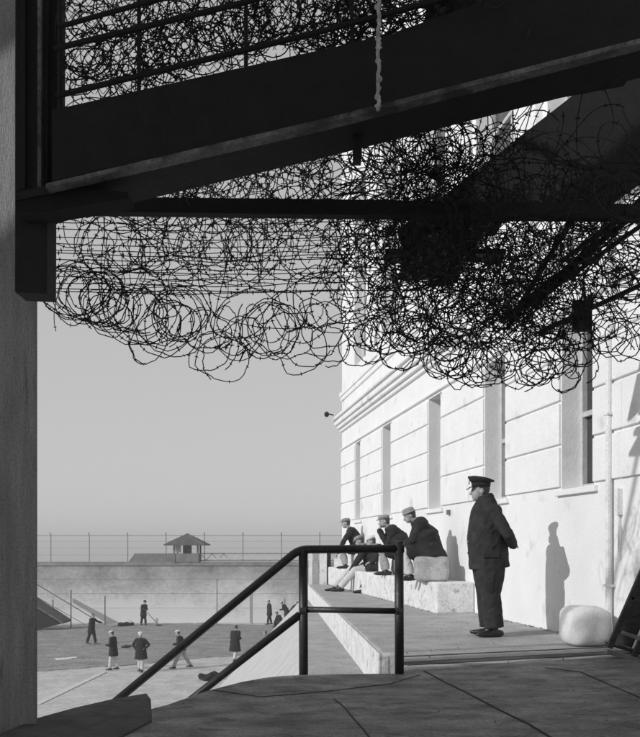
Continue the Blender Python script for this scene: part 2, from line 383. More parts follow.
# grit, pebbles and chips lying on the floors
rg = random.Random(17); mb = MB()
def pebble(x, y, z, q):
    M_ = Euler((rg.uniform(0,6), rg.uniform(0,6), rg.uniform(0,6))).to_matrix()
    mb.ell((x, y, z+q*.35), q, q*rg.uniform(.5,.9), q*rg.uniform(.35,.7), M_, 5, 4)
for k in range(260):
    x = rg.uniform(-1.0, 3.0); y = rg.uniform(4.6, 7.2)
    if x < -0.3 and y > 5.6: continue
    if x > .6 and y > 7.1: continue
    if y < 6.85: pebble(x, y, 0, rg.choice((.003,.003,.004,.005,.007)))
for k in range(90):
    y = 7.6 + 6*rg.random()**1.4; x = rg.uniform(.75, WXMAX(y)); pebble(x, y, 0, rg.choice((.003,.004,.005,.008,.010)))
for k in range(160):
    y = rg.uniform(8, 23); x = WXMAX(y) - abs(rg.gauss(0,.05)) - (.62 if y > 13.2 else .02); pebble(x, y, 0, rg.choice((.006,.01,.014)))
tag(mb.build('floor_grit', M_FLOOR), 'scattered grit and small chips on the landing and terrace', 'grit', kind='stuff')
# ------------------------------------------------------------------ stair and railing
st = empty('yard_stair', (-0.2, 6.9, 0), 0, label='concrete stair dropping left from the dark landing towards the yard', cat='stairs')
mb = MB()
for i in range(22):
    mb.prism([(-0.05-0.24*(i+1), -1.25), (0.0-0.24*i, -1.25), (0.0-0.24*i, -0.10), (-0.05-0.24*(i+1), -0.10)], -0.2*(i+1)-0.30, -0.2*(i+1)-0.005)
mb.build('step', M_CONC, st)
Yr = 6.93
rl = empty('stair_railing', (0, Yr, 0), 0, label='black pipe railing with two posts on the landing and rails sloping down left', cat='railing')
def L(px, py): q = P(px, py, Yr); return Vector((q.x, 0, q.z))
rr = 0.036
def bend(pts, n=6):                            # round the corners of a polyline
    out = [pts[0]]
    for i in range(1, len(pts)-1):
        a, b, c = pts[i-1], pts[i], pts[i+1]; r = 0.07
        p = b + (a-b).normalized()*r; q = b + (c-b).normalized()*r
        for k in range(n+1):
            t = k/n; out.append(p*(1-t)**2 + b*2*t*(1-t) + q*t*t)
    return out + [pts[-1]]
MB().tube(bend([L(72,737.5), L(299,549.5), L(404,548.5)]), 0.034, 14).build('top_rail', M_BLACKPAINT, rl, smooth=True)
MB().tube([L(110,763), L(300,614.5)], 0.032, 14).build('sloping_mid_rail', M_BLACKPAINT, rl, smooth=True)
MB().tube([L(305,609.5), L(396,611)], 0.025, 12).build('mid_rail', M_BLACKPAINT, rl, smooth=True)
def post(px, top):
    x = (px-CX)*Yr/F
    o = MB().tube([(x+.004,0,-0.3),(x,0,EYE-(top-HY)*Yr/F)], 0.037, 16).build('post', M_BLACKPAINT, rl, smooth=False)
    o.data.polygons.foreach_set('use_smooth', [len(p.vertices)==4 for p in o.data.polygons])
    return o
post(303.2, 549); post(399, 541)
MB().ell(((399-CX)*Yr/F, 0, EYE-(542-HY)*Yr/F), 0.040, 0.040, 0.012).build('post_cap', M_BLACKPAINT, rl, smooth=True)
for x in (303.2, 399):
    MB().tube([L(x-3,611),L(x+3,611)], 0.044, 12).build('rail_collar', M_BLACKPAINT, rl)
struct(MB().prism([(-0.45,6.86),(0.75,6.86),(0.75,7.02),(-0.45,7.02)], -0.6, -0.06).build('landing_edge_wall', M_CONC))

# ------------------------------------------------------------------ pillar and overhead steel stair
pl = empty('concrete_pillar', (-2.0, 4.9, 0), 0, label='thick grey pillar filling the left edge of the view', cat='pillar')
mb = MB(); mb.box(-0.6, -2.0+2.0+0.40, 0.0, 0.5, 0.0, 6.0)
# right edge of the pillar at px 37.5
xr = (37.5-CX)*4.9/F + 2.0
mb = MB(); mb.prism([(0.03,0),(xr,0),(xr-.125,.30),(0.03,.30)], -0.3, 6.0); mb.build('shaft', M_PILLAR, pl, bevel=0.012)
Yb = 4.0
ov = empty('overhead_stair', (0, Yb, 3.0), 0, label='massive dark steel stair beam slanting up right across the top, with handrails and mesh', cat='staircase')
def LO(px, py, Y): q = P(px, py, Y); return Vector((q.x, q.y-Yb, q.z-3.0))
def solid(front, Y0, Y1, m, name, parent, LOf=LO, bevel=0):      # polygon in pixels at depth Y0, given real thickness
    mb = MB(); a = [LOf(x, y, Y0) for x, y in front]; k = len(a); dy = Vector((0, Y1-Y0, 0))
    mb.v = [tuple(q) for q in a] + [tuple(q+dy) for q in a]
    mb.f = [tuple(range(k)), tuple(reversed(range(k, 2*k)))] + [(i, (i+1) % k, k+(i+1) % k, k+i) for i in range(k)]
    return mb.build(name, m, parent, bevel=bevel)
solid([(52,110),(52,181),(320,120),(700,24),(700,-34),(320,50)], 4.0, 4.03, M_STEEL, 'beam_web', ov)
solid([(46,183.5),(46,187.5),(52,186),(320,124.5),(700,28),(700,23),(320,119.5),(52,182)], 3.93, 3.999, M_EDGE, 'flange_edge', ov)
solid([(16,193),(16,200),(52,193),(320,130),(700,34),(700,24),(320,120.5),(52,184)], 4.031, 4.33, M_STEEL, 'beam_soffit', ov)
solid([(128,197.5),(330,149.5),(700,57),(700,52),(330,143.5),(128,193)], 4.331, 4.36, M_EDGE, 'far_flange_edge', ov)
solid([(16,190),(16,212),(50,212),(60,209),(128,198),(128,192),(60,186)], 4.05, 4.19, M_DARKSTEEL, 'beam_end', ov)
# side panel on the upper right, masking the upper landing
solid([(395,32),(470,6),(520,-30),(700,-60),(700,-34),(395,33.5)], 4.04, 4.10, M_STEEL, 'side_panel', ov)
solid([(440,-60),(470,2),(560,-4),(700,-30),(700,-90)], 4.15, 5.2, M_STEEL, 'upper_deck', ov)
# handrails of the stair
for (a, b, t) in (((58,27),(300,-46),.012),((54,49),(420,-46),.014),((56,96),(560,-32),.014)):
    MB().tube([LO(a[0],a[1],4.12), LO((a[0]+b[0])/2+3,(a[1]+b[1])/2+2,4.12), LO(b[0],b[1],4.12)], t, 8).build('handrail', M_STEEL, ov)
for x, y0, y1 in ((139,-10,94),(246,-60,70),(60,-20,112),(352,-60,50)):
    MB().tube([LO(x,y0,4.13), LO(x,y1,4.13)], 0.010 if x != 60 else .012, 8).build('baluster', M_STEEL, ov)
# diamond mesh filling the railing
mb = MB()
x = -200
while x < 640:
    for sgn in (1, -1):
        pts = []
        for k in range(9):
            yy = -60 + k*22; xx = x + sgn*(yy+60)*0.8 + random.uniform(-1.5, 1.5)
            lim = 110 - (xx-52)*0.2125
            if xx < 56 or yy > lim: 
                if len(pts) > 1: break
                continue
            pts.append(LO(xx, yy, 4.16+random.uniform(-.01,.01)))
        if len(pts) > 1: mb.tube(pts, 0.0019, 3, caps=False)
    x += 9.5
mb.build('wire_mesh', M_WIRE, ov)
# heavy dark hanger on the pillar
hg = empty('steel_hanger', (-1.4, 4.2, 2.3), 0, label='black steel hanger post bolted to the pillar, ending in mid air', cat='bracket')
def LH(px, py, Y): q = P(px, py, Y); return Vector((q.x+1.4, q.y-4.2, q.z-2.3))
solid([(15,-60),(14.5,292),(46.5,293.5),(48,-60)], 4.2, 4.36, M_STEEL, 'post', hg, LH, 0.006)
solid([(48.3,-60),(48.3,212),(61,206),(62.5,-60)], 4.24, 4.3, M_STEEL, 'side_plate', hg, LH)
solid([(20,-60),(20,188),(25,188),(25,-60)], 4.17, 4.199, M_STEEL, 'rib', hg, LH)
solid([(37.5,-60),(37.5,188),(41,188),(41,-60)], 4.17, 4.199, M_EDGE, 'pale_rib', hg, LH)  # strip in the paler steel
# level cross beam
cb = empty('cross_beam', (0, 5.0, 3.0), 0, label='thin level black beam running right beneath the slanting stair beam', cat='beam')
def LC(px, py, Y): q = P(px, py, Y); return Vector((q.x, q.y-5.0, q.z-3.0))
solid([(44,196),(44,209),(320,212.5),(720,217),(720,205),(320,199)], 5.0, 5.04, M_STEEL, 'beam', cb, LC)
solid([(44,209.2),(44,211),(320,214.5),(720,218.8),(720,217.2),(320,212.7)], 4.98, 5.05, M_EDGE, 'bottom_flange', cb, LC).data.materials[0] = M_STEEL
# stub under the big beam
sb_ = MB(); q = P(357,147,4.2); sb_.box(q.x-0.02, q.x+0.02, 4.17, 4.23, P(0,163,4.2).z, P(0,139,4.2).z); tag(sb_.build('bolt_stub', M_STEEL), 'short black stub poking down beneath the middle of the slanting beam', 'bolt')
# tied hanging cable
mb = MB(); rnd = random.Random(5); pts = []
for k in range(30):
    y = -20 + k*4.5; pts.append(P(378.5+rnd.uniform(-1,1), y, 3.86))
mb.tube(pts, 0.009, 6)
for k in range(2, 29):
    if rnd.random() < .5: mb.ell(pts[k], 0.009+rnd.random()*.008, 0.010, 0.007+rnd.random()*.010, nu=7, nv=5)
tag(mb.build('tied_cable', mat('pale_rope', 0.42, 0.9, 0.4, 20)), 'pale knotted cable hanging in front of the slanting beam', 'cable')

# second stair flight, right, steeply rising beside the building
sf = empty('gangway_stair', (1.0, 6.0, 3.0), 0, label='dark open-tread stair flight climbing right through the thick wire by the wall', cat='staircase')
def LS(px, py, Y): q = P(px, py, Y); return Vector((q.x-1.0, q.y-6.0, q.z-3.0))
solid([(398,231),(590,82),(720,-20),(720,182),(648,178),(630,190),(612,204),(500,214),(468,240),(440,251),(404,251)], 6.0, 6.06, M_STEEL, 'stringer', sf, LS)
solid([(404,240),(720,-8),(720,36),(470,240),(440,250)], 7.1, 7.16, M_STEEL, 'stringer', sf, LS)
tr = MB()
for i in range(13):
    t = i/12; c = LS(440+t*260, 232-t*205, 6.06)
    tr.box(c.x-0.20, c.x+0.14, 0.061, 1.09, c.z-0.02, c.z+0.02)
tr.build('tread', M_STEEL, sf)
# under-platform slab below the cross beam, and braces
solid([(386,249),(506,248.5),(506,253.5),(386,254)], 6.3, 6.5, M_STEEL, 'platform_edge', sf, LS)
solid([(470,216),(494,216),(470,252),(440,252)], 6.1, 6.9, M_STEEL, 'gusset', sf, LS)
for (a, b, wd) in (((670,186),(500,322),.055),((670,205),(528,306),.04),((690,168),(560,262),.035),((690,262),(540,332),.045),((576,212),(512,318),.03)):
    MB().beam(LS(a[0],a[1],6.2), LS(b[0],b[1],6.6), 0.04, wd*.6).build('brace', M_STEEL, sf)
solid([(574,300),(592,300),(592,330),(574,330)], 6.5, 6.56, M_STEEL, 'plate', sf, LS)

# ------------------------------------------------------------------ unseen roof added behind and above the camera to shade the landing floor
TH = math.atan2(0.9, 2.3); ed = Vector((math.cos(TH), math.sin(TH), 0)); H = 6.0; Ls = H/math.tan(SUN_EL)
c0 = Vector((0.7, 7.2, 0)) - Vector((SUN_DX, SUN_DY, 0)).normalized()*Ls; nb = Vector((ed.y, -ed.x, 0))
rf = empty('shade_roof', (c0.x, c0.y, H), 0, label='unseen flat dark roof on posts, added behind the viewer to shade the landing', cat='roof')
def RP(a, b): q = ed*a + nb*b; return (q.x, q.y)
MB().prism([RP(-9,.15), RP(13,.15), RP(13,9), RP(-9,9)], 0, 0.12).build('deck', M_STEEL, rf)
MB().prism([RP(-6,-0.56), RP(15,-0.60), RP(15,-0.28), RP(-6,-0.30)], 0.0, 0.04).build('shade_bar', M_STEEL, rf)  # unseen bar added to throw a shadow stripe on the floor
MB().prism([RP(-6,-1.10), RP(15,-1.02), RP(15,-0.96), RP(-6,-1.04)], 0.0, 0.03).build('thin_shade_bar', M_STEEL, rf)  # thinner unseen bar added for a second, narrow shadow stripe
for a in (-5, 0, 6, 12): 
    q = RP(a, 8.5); MB().box(q[0]-.1, q[0]+.1, q[1]-.1, q[1]+.1, -H-0.0 if a > 4 else -H-4.5, 0).build('post', M_STEEL, rf)
for a in (-5.5, 1.5, 8.5):
    q = RP(a, -0.5); MB().beam((*q, 0.05), (*RP(a,0.0), 0.05), 0.06, 0.06).build('outrigger', M_STEEL, rf)

# ------------------------------------------------------------------ barbed wire
class Wire:
    def __init__(s): s.mb = MB()
    def line(s, pts, r=0.0036, barb=0.10, bl=0.02):
        s.mb.tube(pts, r, 3, caps=False)
        acc = random.uniform(0, barb)
        for a, b in zip(pts[:-1], pts[1:]):
            a = Vector(a); b = Vector(b); L_ = (b-a).length; acc += L_
            if acc > barb:
                acc = 0; c = (a+b)/2; t = (b-a).normalized()
                for k in range(2):
                    dv = Vector((random.gauss(0,1), random.gauss(0,1), random.gauss(0,1))); dv = (dv - t*dv.dot(t)).normalized()
                    n = len(s.mb.v); e = dv*bl; sd = t*0.004
                    s.mb.v += [tuple(c-e), tuple(c+sd*1.3), tuple(c+e), tuple(c-sd*1.3)]; s.mb.f.append((n, n+1, n+2, n+3))
    def coil(s, path, loops, r, r2=None, spread=0.0, jit=0.36, wr=0.0037, tilt=0.7):
        path = [Vector(p) for p in path]; seg = 22; pts = []; loops = max(loops, 4); n = loops*seg
        ph = random.uniform(0, 6.28); drift = Vector((0,0,0)); tv = Vector((0,0,0)); rr_ = r; ax = random.uniform(-tilt, tilt); az = random.uniform(-tilt, tilt)
        tr_, ta, tz = r, ax, az
        for i in range(n+1):
            t = i/n*(len(path)-1); k = min(int(t), len(path)-2); c = path[k].lerp(path[k+1], t-k)
            if i % seg == 0:
                tr_ = r*random.uniform(1-jit, 1+jit); ta = random.uniform(-tilt, tilt); tz = random.uniform(-tilt, tilt)
                tv = Vector((random.gauss(0,1)*spread, random.gauss(0,1)*spread*1.5, random.gauss(0,1)*spread))
            rr_ += (tr_-rr_)*0.09; ax += (ta-ax)*0.07; az += (tz-az)*0.07; drift += (tv-drift)*0.07
            a = ph + 2*math.pi*i/seg
            v = Vector((rr_*math.cos(a), 0, rr_*math.sin(a)))
            v.rotate(Euler((ax, 0, az))); pts.append(c + drift + v + Vector((random.gauss(0,1), random.gauss(0,1), random.gauss(0,1)))*0.0035)
        lim = 382 if path[0].x < -0.3 else 388
        run = []
        for p in pts:                         # the loose ends below the skirt were clipped off
            if HY - F*(p.z-EYE)/p.y > lim:
                if len(run) > 8: s.line(run, wr)
                run = []
            else: run.append(p)
        if len(run) > 8: s.line(run, wr)
    def ring(s, c, turns, r, wr=0.0038):
        seg = 26; ax, az = random.uniform(-.5,.5), random.uniform(-.6,.6); ph = random.uniform(0,6.28); pts = []; e_ = random.uniform(.84,1.1)
        ro = random.uniform(-.6,.6); dr = Vector((random.gauss(0,.035), 0, abs(random.gauss(0,.02)))); gr = random.uniform(-.10,.22)
        w1, w2, w3 = (random.uniform(0,6) for _ in range(3))
        for i in range(int(turns*seg*random.uniform(1.0,1.3))+8):
            a = ph+2*math.pi*i/seg; k = i/seg
            q = r*(1+gr*k*.5)*(1+.07*math.sin(2.3*a+w1)+.05*math.sin(3.7*a+w2)+.03*math.sin(7.1*a+w3))
            v = Vector((q*math.cos(a), .03*k, q*e_*math.sin(a))); v.rotate(Euler((ax, ro, az)))
            pts.append(Vector(c)+v+dr*k+Vector((random.gauss(0,1), 0, random.gauss(0,1)))*.003)
        s.line(pts, wr, bl=.014, barb=.13)
    def wander(s, p, n, step, bend_=0.35, wr=0.0034, box=None, home=None):
        p = Vector(p); dv = Vector((random.gauss(0,1), random.gauss(0,.4), random.gauss(0,1))).normalized(); pts = [p.copy()]; w_ = random.uniform(-.3,.3)
        for i in range(n):
            w_ += random.uniform(-bend_, bend_)*0.5; w_ *= 0.93
            dv.rotate(Euler((random.uniform(-.1,.1), w_, random.uniform(-.1,.1))))
            if home: dv = (dv + (Vector(home)-p)*0.08).normalized()
            p = p + dv*step
            px_ = CX + F*p.x/p.y; py_ = HY - F*(p.z-EYE)/p.y
            if py_ > (335 if px_ < 345 else 352) or px_ < 50: break
            pts.append(p.copy())
        if len(pts) > 2: s.line(pts, wr)
random.seed(21)
def PP(lst): return [P(*q) for q in lst]
# hanging skirt of coils, left half, against the sky
W1 = Wire()
W1.coil(PP([(70,250,5.6),(150,245,5.8),(240,255,5.6),(345,250,5.8)]), 13, 0.19, spread=0.05)
W1.coil(PP([(62,230,6.0),(200,228,6.2),(345,235,6.0)]), 12, 0.17, spread=0.07)
W1.coil(PP([(70,290,5.4),(110,302,5.4),(150,318,5.4),(200,322,5.5),(262,322,5.6),(340,315,5.6)]), 12, 0.15, spread=0.05, tilt=1.0)
W1.coil(PP([(66,294,5.4),(90,300,5.3),(120,312,5.3),(175,322,5.4)]), 6, 0.155, spread=0.04, tilt=1.0)
for x, y, n_, q in ((96,300,3,.175),(104,306,2,.15),(86,296,1,.14),(112,318,1,.12),(148,340,1,.15),(156,330,2,.17),(186,312,2,.17),(178,322,1,.15),(166,300,1,.12),(206,330,1,.15),(222,358,1,.17),(218,350,1,.15),(240,338,1,.13),(262,330,2,.16),(296,336,2,.17),(302,352,1,.15),(318,330,1,.16),(290,310,1,.12),(330,348,1,.13),(248,312,1,.2),(72,292,1,.17),(130,300,1,.2),(325,300,1,.19),(140,320,1,.14)):
    W1.ring(P(x, y, 5.35+random.uniform(-.1,.15)), n_, q)
for lo, hi, y, n_ in ((60,340,172,30),(90,345,186,26)):
    W1.coil(PP([(lo,y,5.4),(200,y+2,5.6),(hi,y-6,5.6)]), n_, 0.14, spread=0.06)
for k in range(26):
    W1.wander(P(random.uniform(60,340), random.uniform(215,280), random.uniform(5.2,6.2)), 30, 0.06, home=P(200,255,5.7))
for k in range(60):
    W1.wander(P(random.uniform(150,345), random.uniform(160,196), random.uniform(5.1,5.8)), 16, 0.05, home=P(260,180,5.5))
for k in range(16):
    x = random.uniform(60,340); W1.line([P(x+random.uniform(-4,4), 205+j*13, 5.6) for j in range(random.randint(5,8))], 0.003)
for k in range(10):
    x, y = 238+random.gauss(0,8), 350+random.gauss(0,6); W1.line([P(x,y,5.4), P(x+random.gauss(0,7),y+random.gauss(0,9),5.4), P(x+random.gauss(0,9),y+random.gauss(0,9),5.4)], .004)
tag(W1.mb.build('barbed_wire_tangle', M_WIRE), 'loose coils of barbed wire hanging against the pale sky left of the building', 'barbed wire', kind='stuff')
# dense mass on the right
W2 = Wire()
W2.coil(PP([(340,240,5.6),(400,250,5.4),(470,262,5.2),(560,250,5.2),(650,235,5.0)]), 30, 0.13, spread=0.07)
W2.coil(PP([(560,200,5.2),(600,240,5.2),(650,290,5.2)]), 16, 0.12, spread=0.08)
W2.coil(PP([(345,290,5.5),(400,300,5.3),(460,305,5.2),(530,310,5.2),(600,290,5.2),(660,280,5.1)]), 26, 0.12, spread=0.055)
W2.coil(PP([(350,330,5.5),(395,330,5.4),(430,342,5.3),(480,355,5.3),(540,352,5.3),(590,330,5.2)]), 15, 0.105, spread=0.04)
W2.coil(PP([(345,165,5.0),(400,160,5.0),(450,150,5.0),(520,150,5.2)]), 26, 0.12, spread=0.06)
W2.coil(PP([(400,262,5.0),(500,285,5.0),(580,310,5.0)]), 26, 0.11, spread=0.08)
W2.coil(PP([(360,235,5.2),(430,225,5.0),(500,240,5.0),(600,290,5.0)]), 26, 0.10, spread=0.08)
W2.coil(PP([(400,210,5.2),(460,190,5.2),(560,190,5.4),(650,180,5.4)]), 28, 0.13, spread=0.08)
for x, y, n_, q in ((372,335,3,.12),(396,350,2,.11),(420,335,3,.13),(352,350,2,.12),(436,360,3,.11),(462,352,2,.13),(480,372,2,.10),(505,360,3,.12),(530,368,2,.11),(556,362,3,.13),(575,345,2,.14),(586,366,2,.09),(610,335,2,.12),(636,342,2,.12),(545,376,2,.09),(470,366,1,.14),(520,372,1,.13),(500,340,2,.15),(450,335,2,.14),(566,378,1,.08),(600,318,2,.13),(410,318,2,.14)):
    W2.ring(P(x, y, 5.15+random.uniform(-.1,.2)), n_, q)
for k in range(430):
    cx, cy = random.choice([(420,170),(430,175),(430,235),(450,225),(480,270),(510,300),(470,300),(400,280),(550,250),(535,330),(600,260),(590,190),(400,180)])
    W2.wander(P(cx+random.gauss(0,30), cy+random.gauss(0,16), random.uniform(4.9,6.0)), 22, 0.05, wr=0.0035, home=P(cx,cy,5.4))
for k in range(26):                                   # diagonal bundles following the braces
    o1, o2 = random.gauss(0,9), random.gauss(0,9)
    W2.line([P(660-j*14+random.gauss(0,2), 188+o1+(o2-o1)*j/11+j*12.2+random.gauss(0,2), 5.9) for j in range(12)], 0.0045)
tag(W2.mb.build('barbed_wire_tangle', M_WIRE), 'dense black mass of barbed wire hanging in front of the white building wall', 'barbed wire', kind='stuff')
# over the handrails, top
W3 = Wire()
W3.coil(PP([(70,60,4.35),(150,40,4.4),(240,20,4.4),(330,0,4.4),(420,-10,4.4)]), 40, 0.11, spread=0.06)
W3.coil(PP([(70,20,4.5),(200,0,4.5),(330,10,4.5),(470,-20,4.5)]), 40, 0.13, spread=0.07)
W3.coil(PP([(70,85,4.45),(200,58,4.5),(330,30,4.5)]), 24, 0.09, spread=0.04)
W3.coil(PP([(330,25,4.4),(450,0,4.4),(560,-25,4.4)]), 28, 0.09, spread=0.05)
for k in range(190):
    x = random.uniform(60, 560); W3.wander(P(x, random.uniform(-20, 98-(x-60)*.21), random.uniform(4.25,4.7)), 22, 0.035, wr=0.0028, home=P(x, 60-(x-60)*.21,4.4))
for k in range(60):
    x = random.uniform(350, 560); W3.wander(P(x, random.uniform(-20, 46-(x-350)*.24), random.uniform(4.2,4.5)), 18, 0.035, wr=0.0035)
tag(W3.mb.build('barbed_wire_tangle', M_WIRE), 'matted barbed wire woven through the upper handrails against the sky', 'barbed wire', kind='stuff')
# taut strands
rnd = random.Random(2)
base = None
for i, (y, xe) in enumerate(((222,380),(228,350),(237,380),(243,350),(250,420),(252.5,350),(259,380),(266,350),(271,420),(276,350),(283,380),(288,420),(291,350))):
    wr = Wire(); random.seed(50+i); Yw = 5.3+0.07*(i % 5)
    wr.line([P(48+(xe-48)*j/14, y + 4*math.sin(math.pi*j/14)*rnd.uniform(.5,1.2) + (1.5 if i % 2 else -2)*j/14, Yw) for j in range(15)], 0.0036)
    o = wr.mb.build('wire_strand', M_WIRE); tag(o, 'level barbed wire strand below the cross beam, %s of the thirteen from the top' % ('first second third fourth fifth sixth seventh eighth ninth tenth eleventh twelfth last'.split()[i]), 'wire strand', 'taut wire strands below the cross beam')

# ------------------------------------------------------------------ yard wall, fence, guard tower
YW = 62.0; ZT = -0.13
mw = bpy.data.materials.new('stained_yard_wall'); mw.use_nodes = True; n = mw.node_tree; b = n.nodes['Principled BSDF']; b.inputs['Roughness'].default_value = 0.95
tc = n.nodes.new('ShaderNodeTexCoord'); sx = n.nodes.new('ShaderNodeSeparateXYZ'); n.links.new(tc.outputs['Object'], sx.inputs[0])
mp = n.nodes.new('ShaderNodeMapping'); mp.inputs['Scale'].default_value = (1, 1, 1.25); n.links.new(tc.outputs['Object'], mp.inputs[0])
n1 = n.nodes.new('ShaderNodeTexNoise'); n1.inputs['Scale'].default_value = 2.6; n1.inputs['Detail'].default_value = 12; n1.inputs['Roughness'].default_value = .85; n.links.new(mp.outputs[0], n1.inputs['Vector'])
n2 = n.nodes.new('ShaderNodeTexNoise'); n2.inputs['Scale'].default_value = 0.3; n2.inputs['Detail'].default_value = 4; n.links.new(mp.outputs[0], n2.inputs['Vector'])
ma = n.nodes.new('ShaderNodeMath'); ma.operation = 'MULTIPLY_ADD'; ma.inputs[1].default_value = 7.5; n.links.new(n1.outputs['Fac'], ma.inputs[0]); 
mb2 = n.nodes.new('ShaderNodeMath'); mb2.operation = 'MULTIPLY_ADD'; mb2.inputs[1].default_value = 6.0; n.links.new(n2.outputs['Fac'], mb2.inputs[0]); n.links.new(sx.outputs['Z'], mb2.inputs[2])
n.links.new(mb2.outputs[0], ma.inputs[2])
cr = n.nodes.new('ShaderNodeValToRGB'); cr.color_ramp.elements[0].position = 0.30; cr.color_ramp.elements[0].color = (.68,.68,.68,1)
cr.color_ramp.elements[1].position = 0.95; cr.color_ramp.elements[1].color = (.15,.15,.15,1)
e = cr.color_ramp.elements.new(.62); e.color = (.38,.38,.38,1)
mr = n.nodes.new('ShaderNodeMapRange'); mr.inputs['From Min'].default_value = 1.2; mr.inputs['From Max'].default_value = 8.2
n.links.new(ma.outputs[0], mr.inputs['Value']); n.links.new(mr.outputs[0], cr.inputs[0]); n.links.new(cr.outputs[0], b.inputs['Base Color'])
yw = empty('yard_wall', (0, YW, 0), 0, label='long stained concrete prison yard wall closing the far side of the yard', cat='wall')
mb = MB(); mb.box(-70, 50, 0, 1.2, YZ-0.1, ZT-0.25)
for z in (-1.35, -2.4, -3.45): mb.box(-70, 50, -.025, -.001, z, z+.05)
mb.build('wall_face', mw, yw)
MB().box(-70, 50, -0.08, 1.28, ZT-0.249, ZT).build('coping', mat('wall_coping', 0.24, .9, .3, 1.5), yw)
def FX(px, Y=YW): return (px-CX)*Y/F
fe = empty('perimeter_fence', (0, YW+0.9, ZT), 0, label='tall thin wire fence standing along the top of the far yard wall', cat='fence')
for k in range(-4, 16):
    x = FX(51+38.4*k, YW+.9); MB().tube([(x,0,0),(x,0,1.95),(x,-0.25,2.15)], 0.028, 6).build('fence_post', M_GALV, fe)
for z in (1.92,): MB().tube([(FX(-110,YW+.9),0,z),(FX(640,YW+.9),0,z)], 0.018, 5).build('top_rail', M_GALV, fe)
mb = MB()
for z in (0.5, 1.0, 1.5): mb.tube([(FX(-110,YW+.9),0,z),(FX(640,YW+.9),0,z)], 0.006, 4)
mb.build('wire', M_GALV, fe)
gc = FX(187.5, YW+.6)
tw = empty('guard_tower', (gc, YW+0.6, ZT), 0, label='small guard hut with a pyramid roof on the far yard wall', cat='guard tower')
mb = MB()
for (x, y) in ((-.85,-.7),(.85,-.7),(-.85,.7),(.85,.7)): MB().box(x-.06, x+.06, y-.06, y+.06, 0, 1.35).build('corner_post', M_TOWER, tw)
mb = MB(); mb.box(-.85,.85,-.72,-.66,0,.62); mb.box(-.85,.85,.66,.72,0,.62); mb.box(-.87,-.81,-.66,.66,0,.62); mb.box(.81,.87,-.66,.66,0,.62); mb.build('parapet', M_TOWER, tw)
mb = MB(); mb.box(-.3,.25,-.2,.4,0.6,1.25); mb.build('cabinet', M_TOWER, tw)
mb = MB(); mb.v = [(-1.5,-1.35,1.28),(1.5,-1.35,1.28),(1.5,1.35,1.28),(-1.5,1.35,1.28),(-1.5,-1.35,1.20),(1.5,-1.35,1.20),(1.5,1.35,1.20),(-1.5,1.35,1.20),(0,0,2.1)]
mb.f = [(0,1,8),(1,2,8),(2,3,8),(3,0,8),(4,7,6,5),(0,4,5,1),(1,5,6,2),(2,6,7,3),(3,7,4,0)]
mb.build('roof', M_SHINGLE, tw)
MB().box(-.75,-.35,-.73,-.70,0.7,1.2).build('shutter', M_FRAME, tw)
cw = empty('wall_catwalk', (0, YW+0.3, ZT), 0, label='low railed catwalk with zigzag bracing on the far wall beside the hut', cat='catwalk')
mb = MB(); x0, x1 = FX(134), FX(175); mb.prism([(x0,0),(x1,0),(x1,.12),(x0,.12)], 0, 0.62)
mb.v += [(FX(127.5),0,0),(FX(127.5),.12,0)]; k = len(mb.v); 
mb.f += [(k-2, 0, 4), (k-1, 7, 3), (k-2, 4, 7, k-1), (k-2, k-1, 3, 0)]
mb.build('solid_parapet', mat('catwalk_boards', 0.2, .9, .35, 3, stretch=(4,1,1)), cw)
xa, xb_ = FX(200), FX(352); mb = MB()
for z in (0.62, 0.12): mb.beam((xa,0,z),(xb_,0,z),.05,.07)
mb.build('rail', M_GALV, cw)
mb = MB(); k = 0; x = xa
while x < xb_-0.4:
    mb.beam((x,0,.14 if k % 2 else .6),(x+.42,0,.6 if k % 2 else .14),.04,.06); x += .42; k += 1
mb.build('bracing', M_FRAME, cw)

# poles standing in the yard in front of the wall
pole = None
for (px, top, bot, lab) in ((53,600,625,'short thin pole left of the others by the yard wall'), (71,590,628,'taller thin pole behind the man with folded arms'), (105,596,625,'thin pole left of the man with the broom'),
                       (217,578,623,'thin pole in front of the far wall beneath the guard hut'), (252,582,623,'thin pole beside the standing man near the stair rail')):
    Yp = F*(EYE-YZ)/(max(bot,624.2)-HY)
    o = MB().tube([(0,0,0),(0,0,(bot-top)*Yp/F)], 0.045 if px < 110 else .032, 8).build('pole', M_GALV); o.location = (FX(px, Yp), Yp, YZ)
    tag(o, lab, 'pole', 'thin poles along the yard wall')
# sloped guard rail on far left
q0 = P(20,574,58); q1 = P(101,623,58)
sr = empty('sloping_handrail', q1, 0, label='thin handrail sloping down right across the far wall at the left', cat='handrail')
MB().tube([q0-q1, (0,0,0)], 0.035, 6).build('rail', M_GALV, sr)
MB().tube([q0-q1-Vector((0,0,.9)), Vector((-1.1,0,-.1))], 0.02, 6).build('rail', M_GALV, sr)
# lean-to roof by the pillar
s0 = G(38, 630, YZ)
sh = empty('lean_to_shelter', (s0.x, s0.y, YZ), 0, label='dark lean-to shelter with a sloping roof poking out beside the pillar', cat='shelter')
Ys = s0.y
def LL(px, py, Y=Ys): q = P(px, py, Y); return Vector((q.x-s0.x, q.y-Ys, q.z-YZ))
solid([(-40,556),(62,621.5),(62,624),(-40,561)], Ys, Ys+2.0, M_SHINGLE, 'roof', sh, lambda a,b,Y: LL(a,b,Y))
solid([(-40,561),(60,624),(38,630),(-40,634)], Ys+.02, Ys+.3, M_STEEL, 'side_board', sh, lambda a,b,Y: LL(a,b,Y))

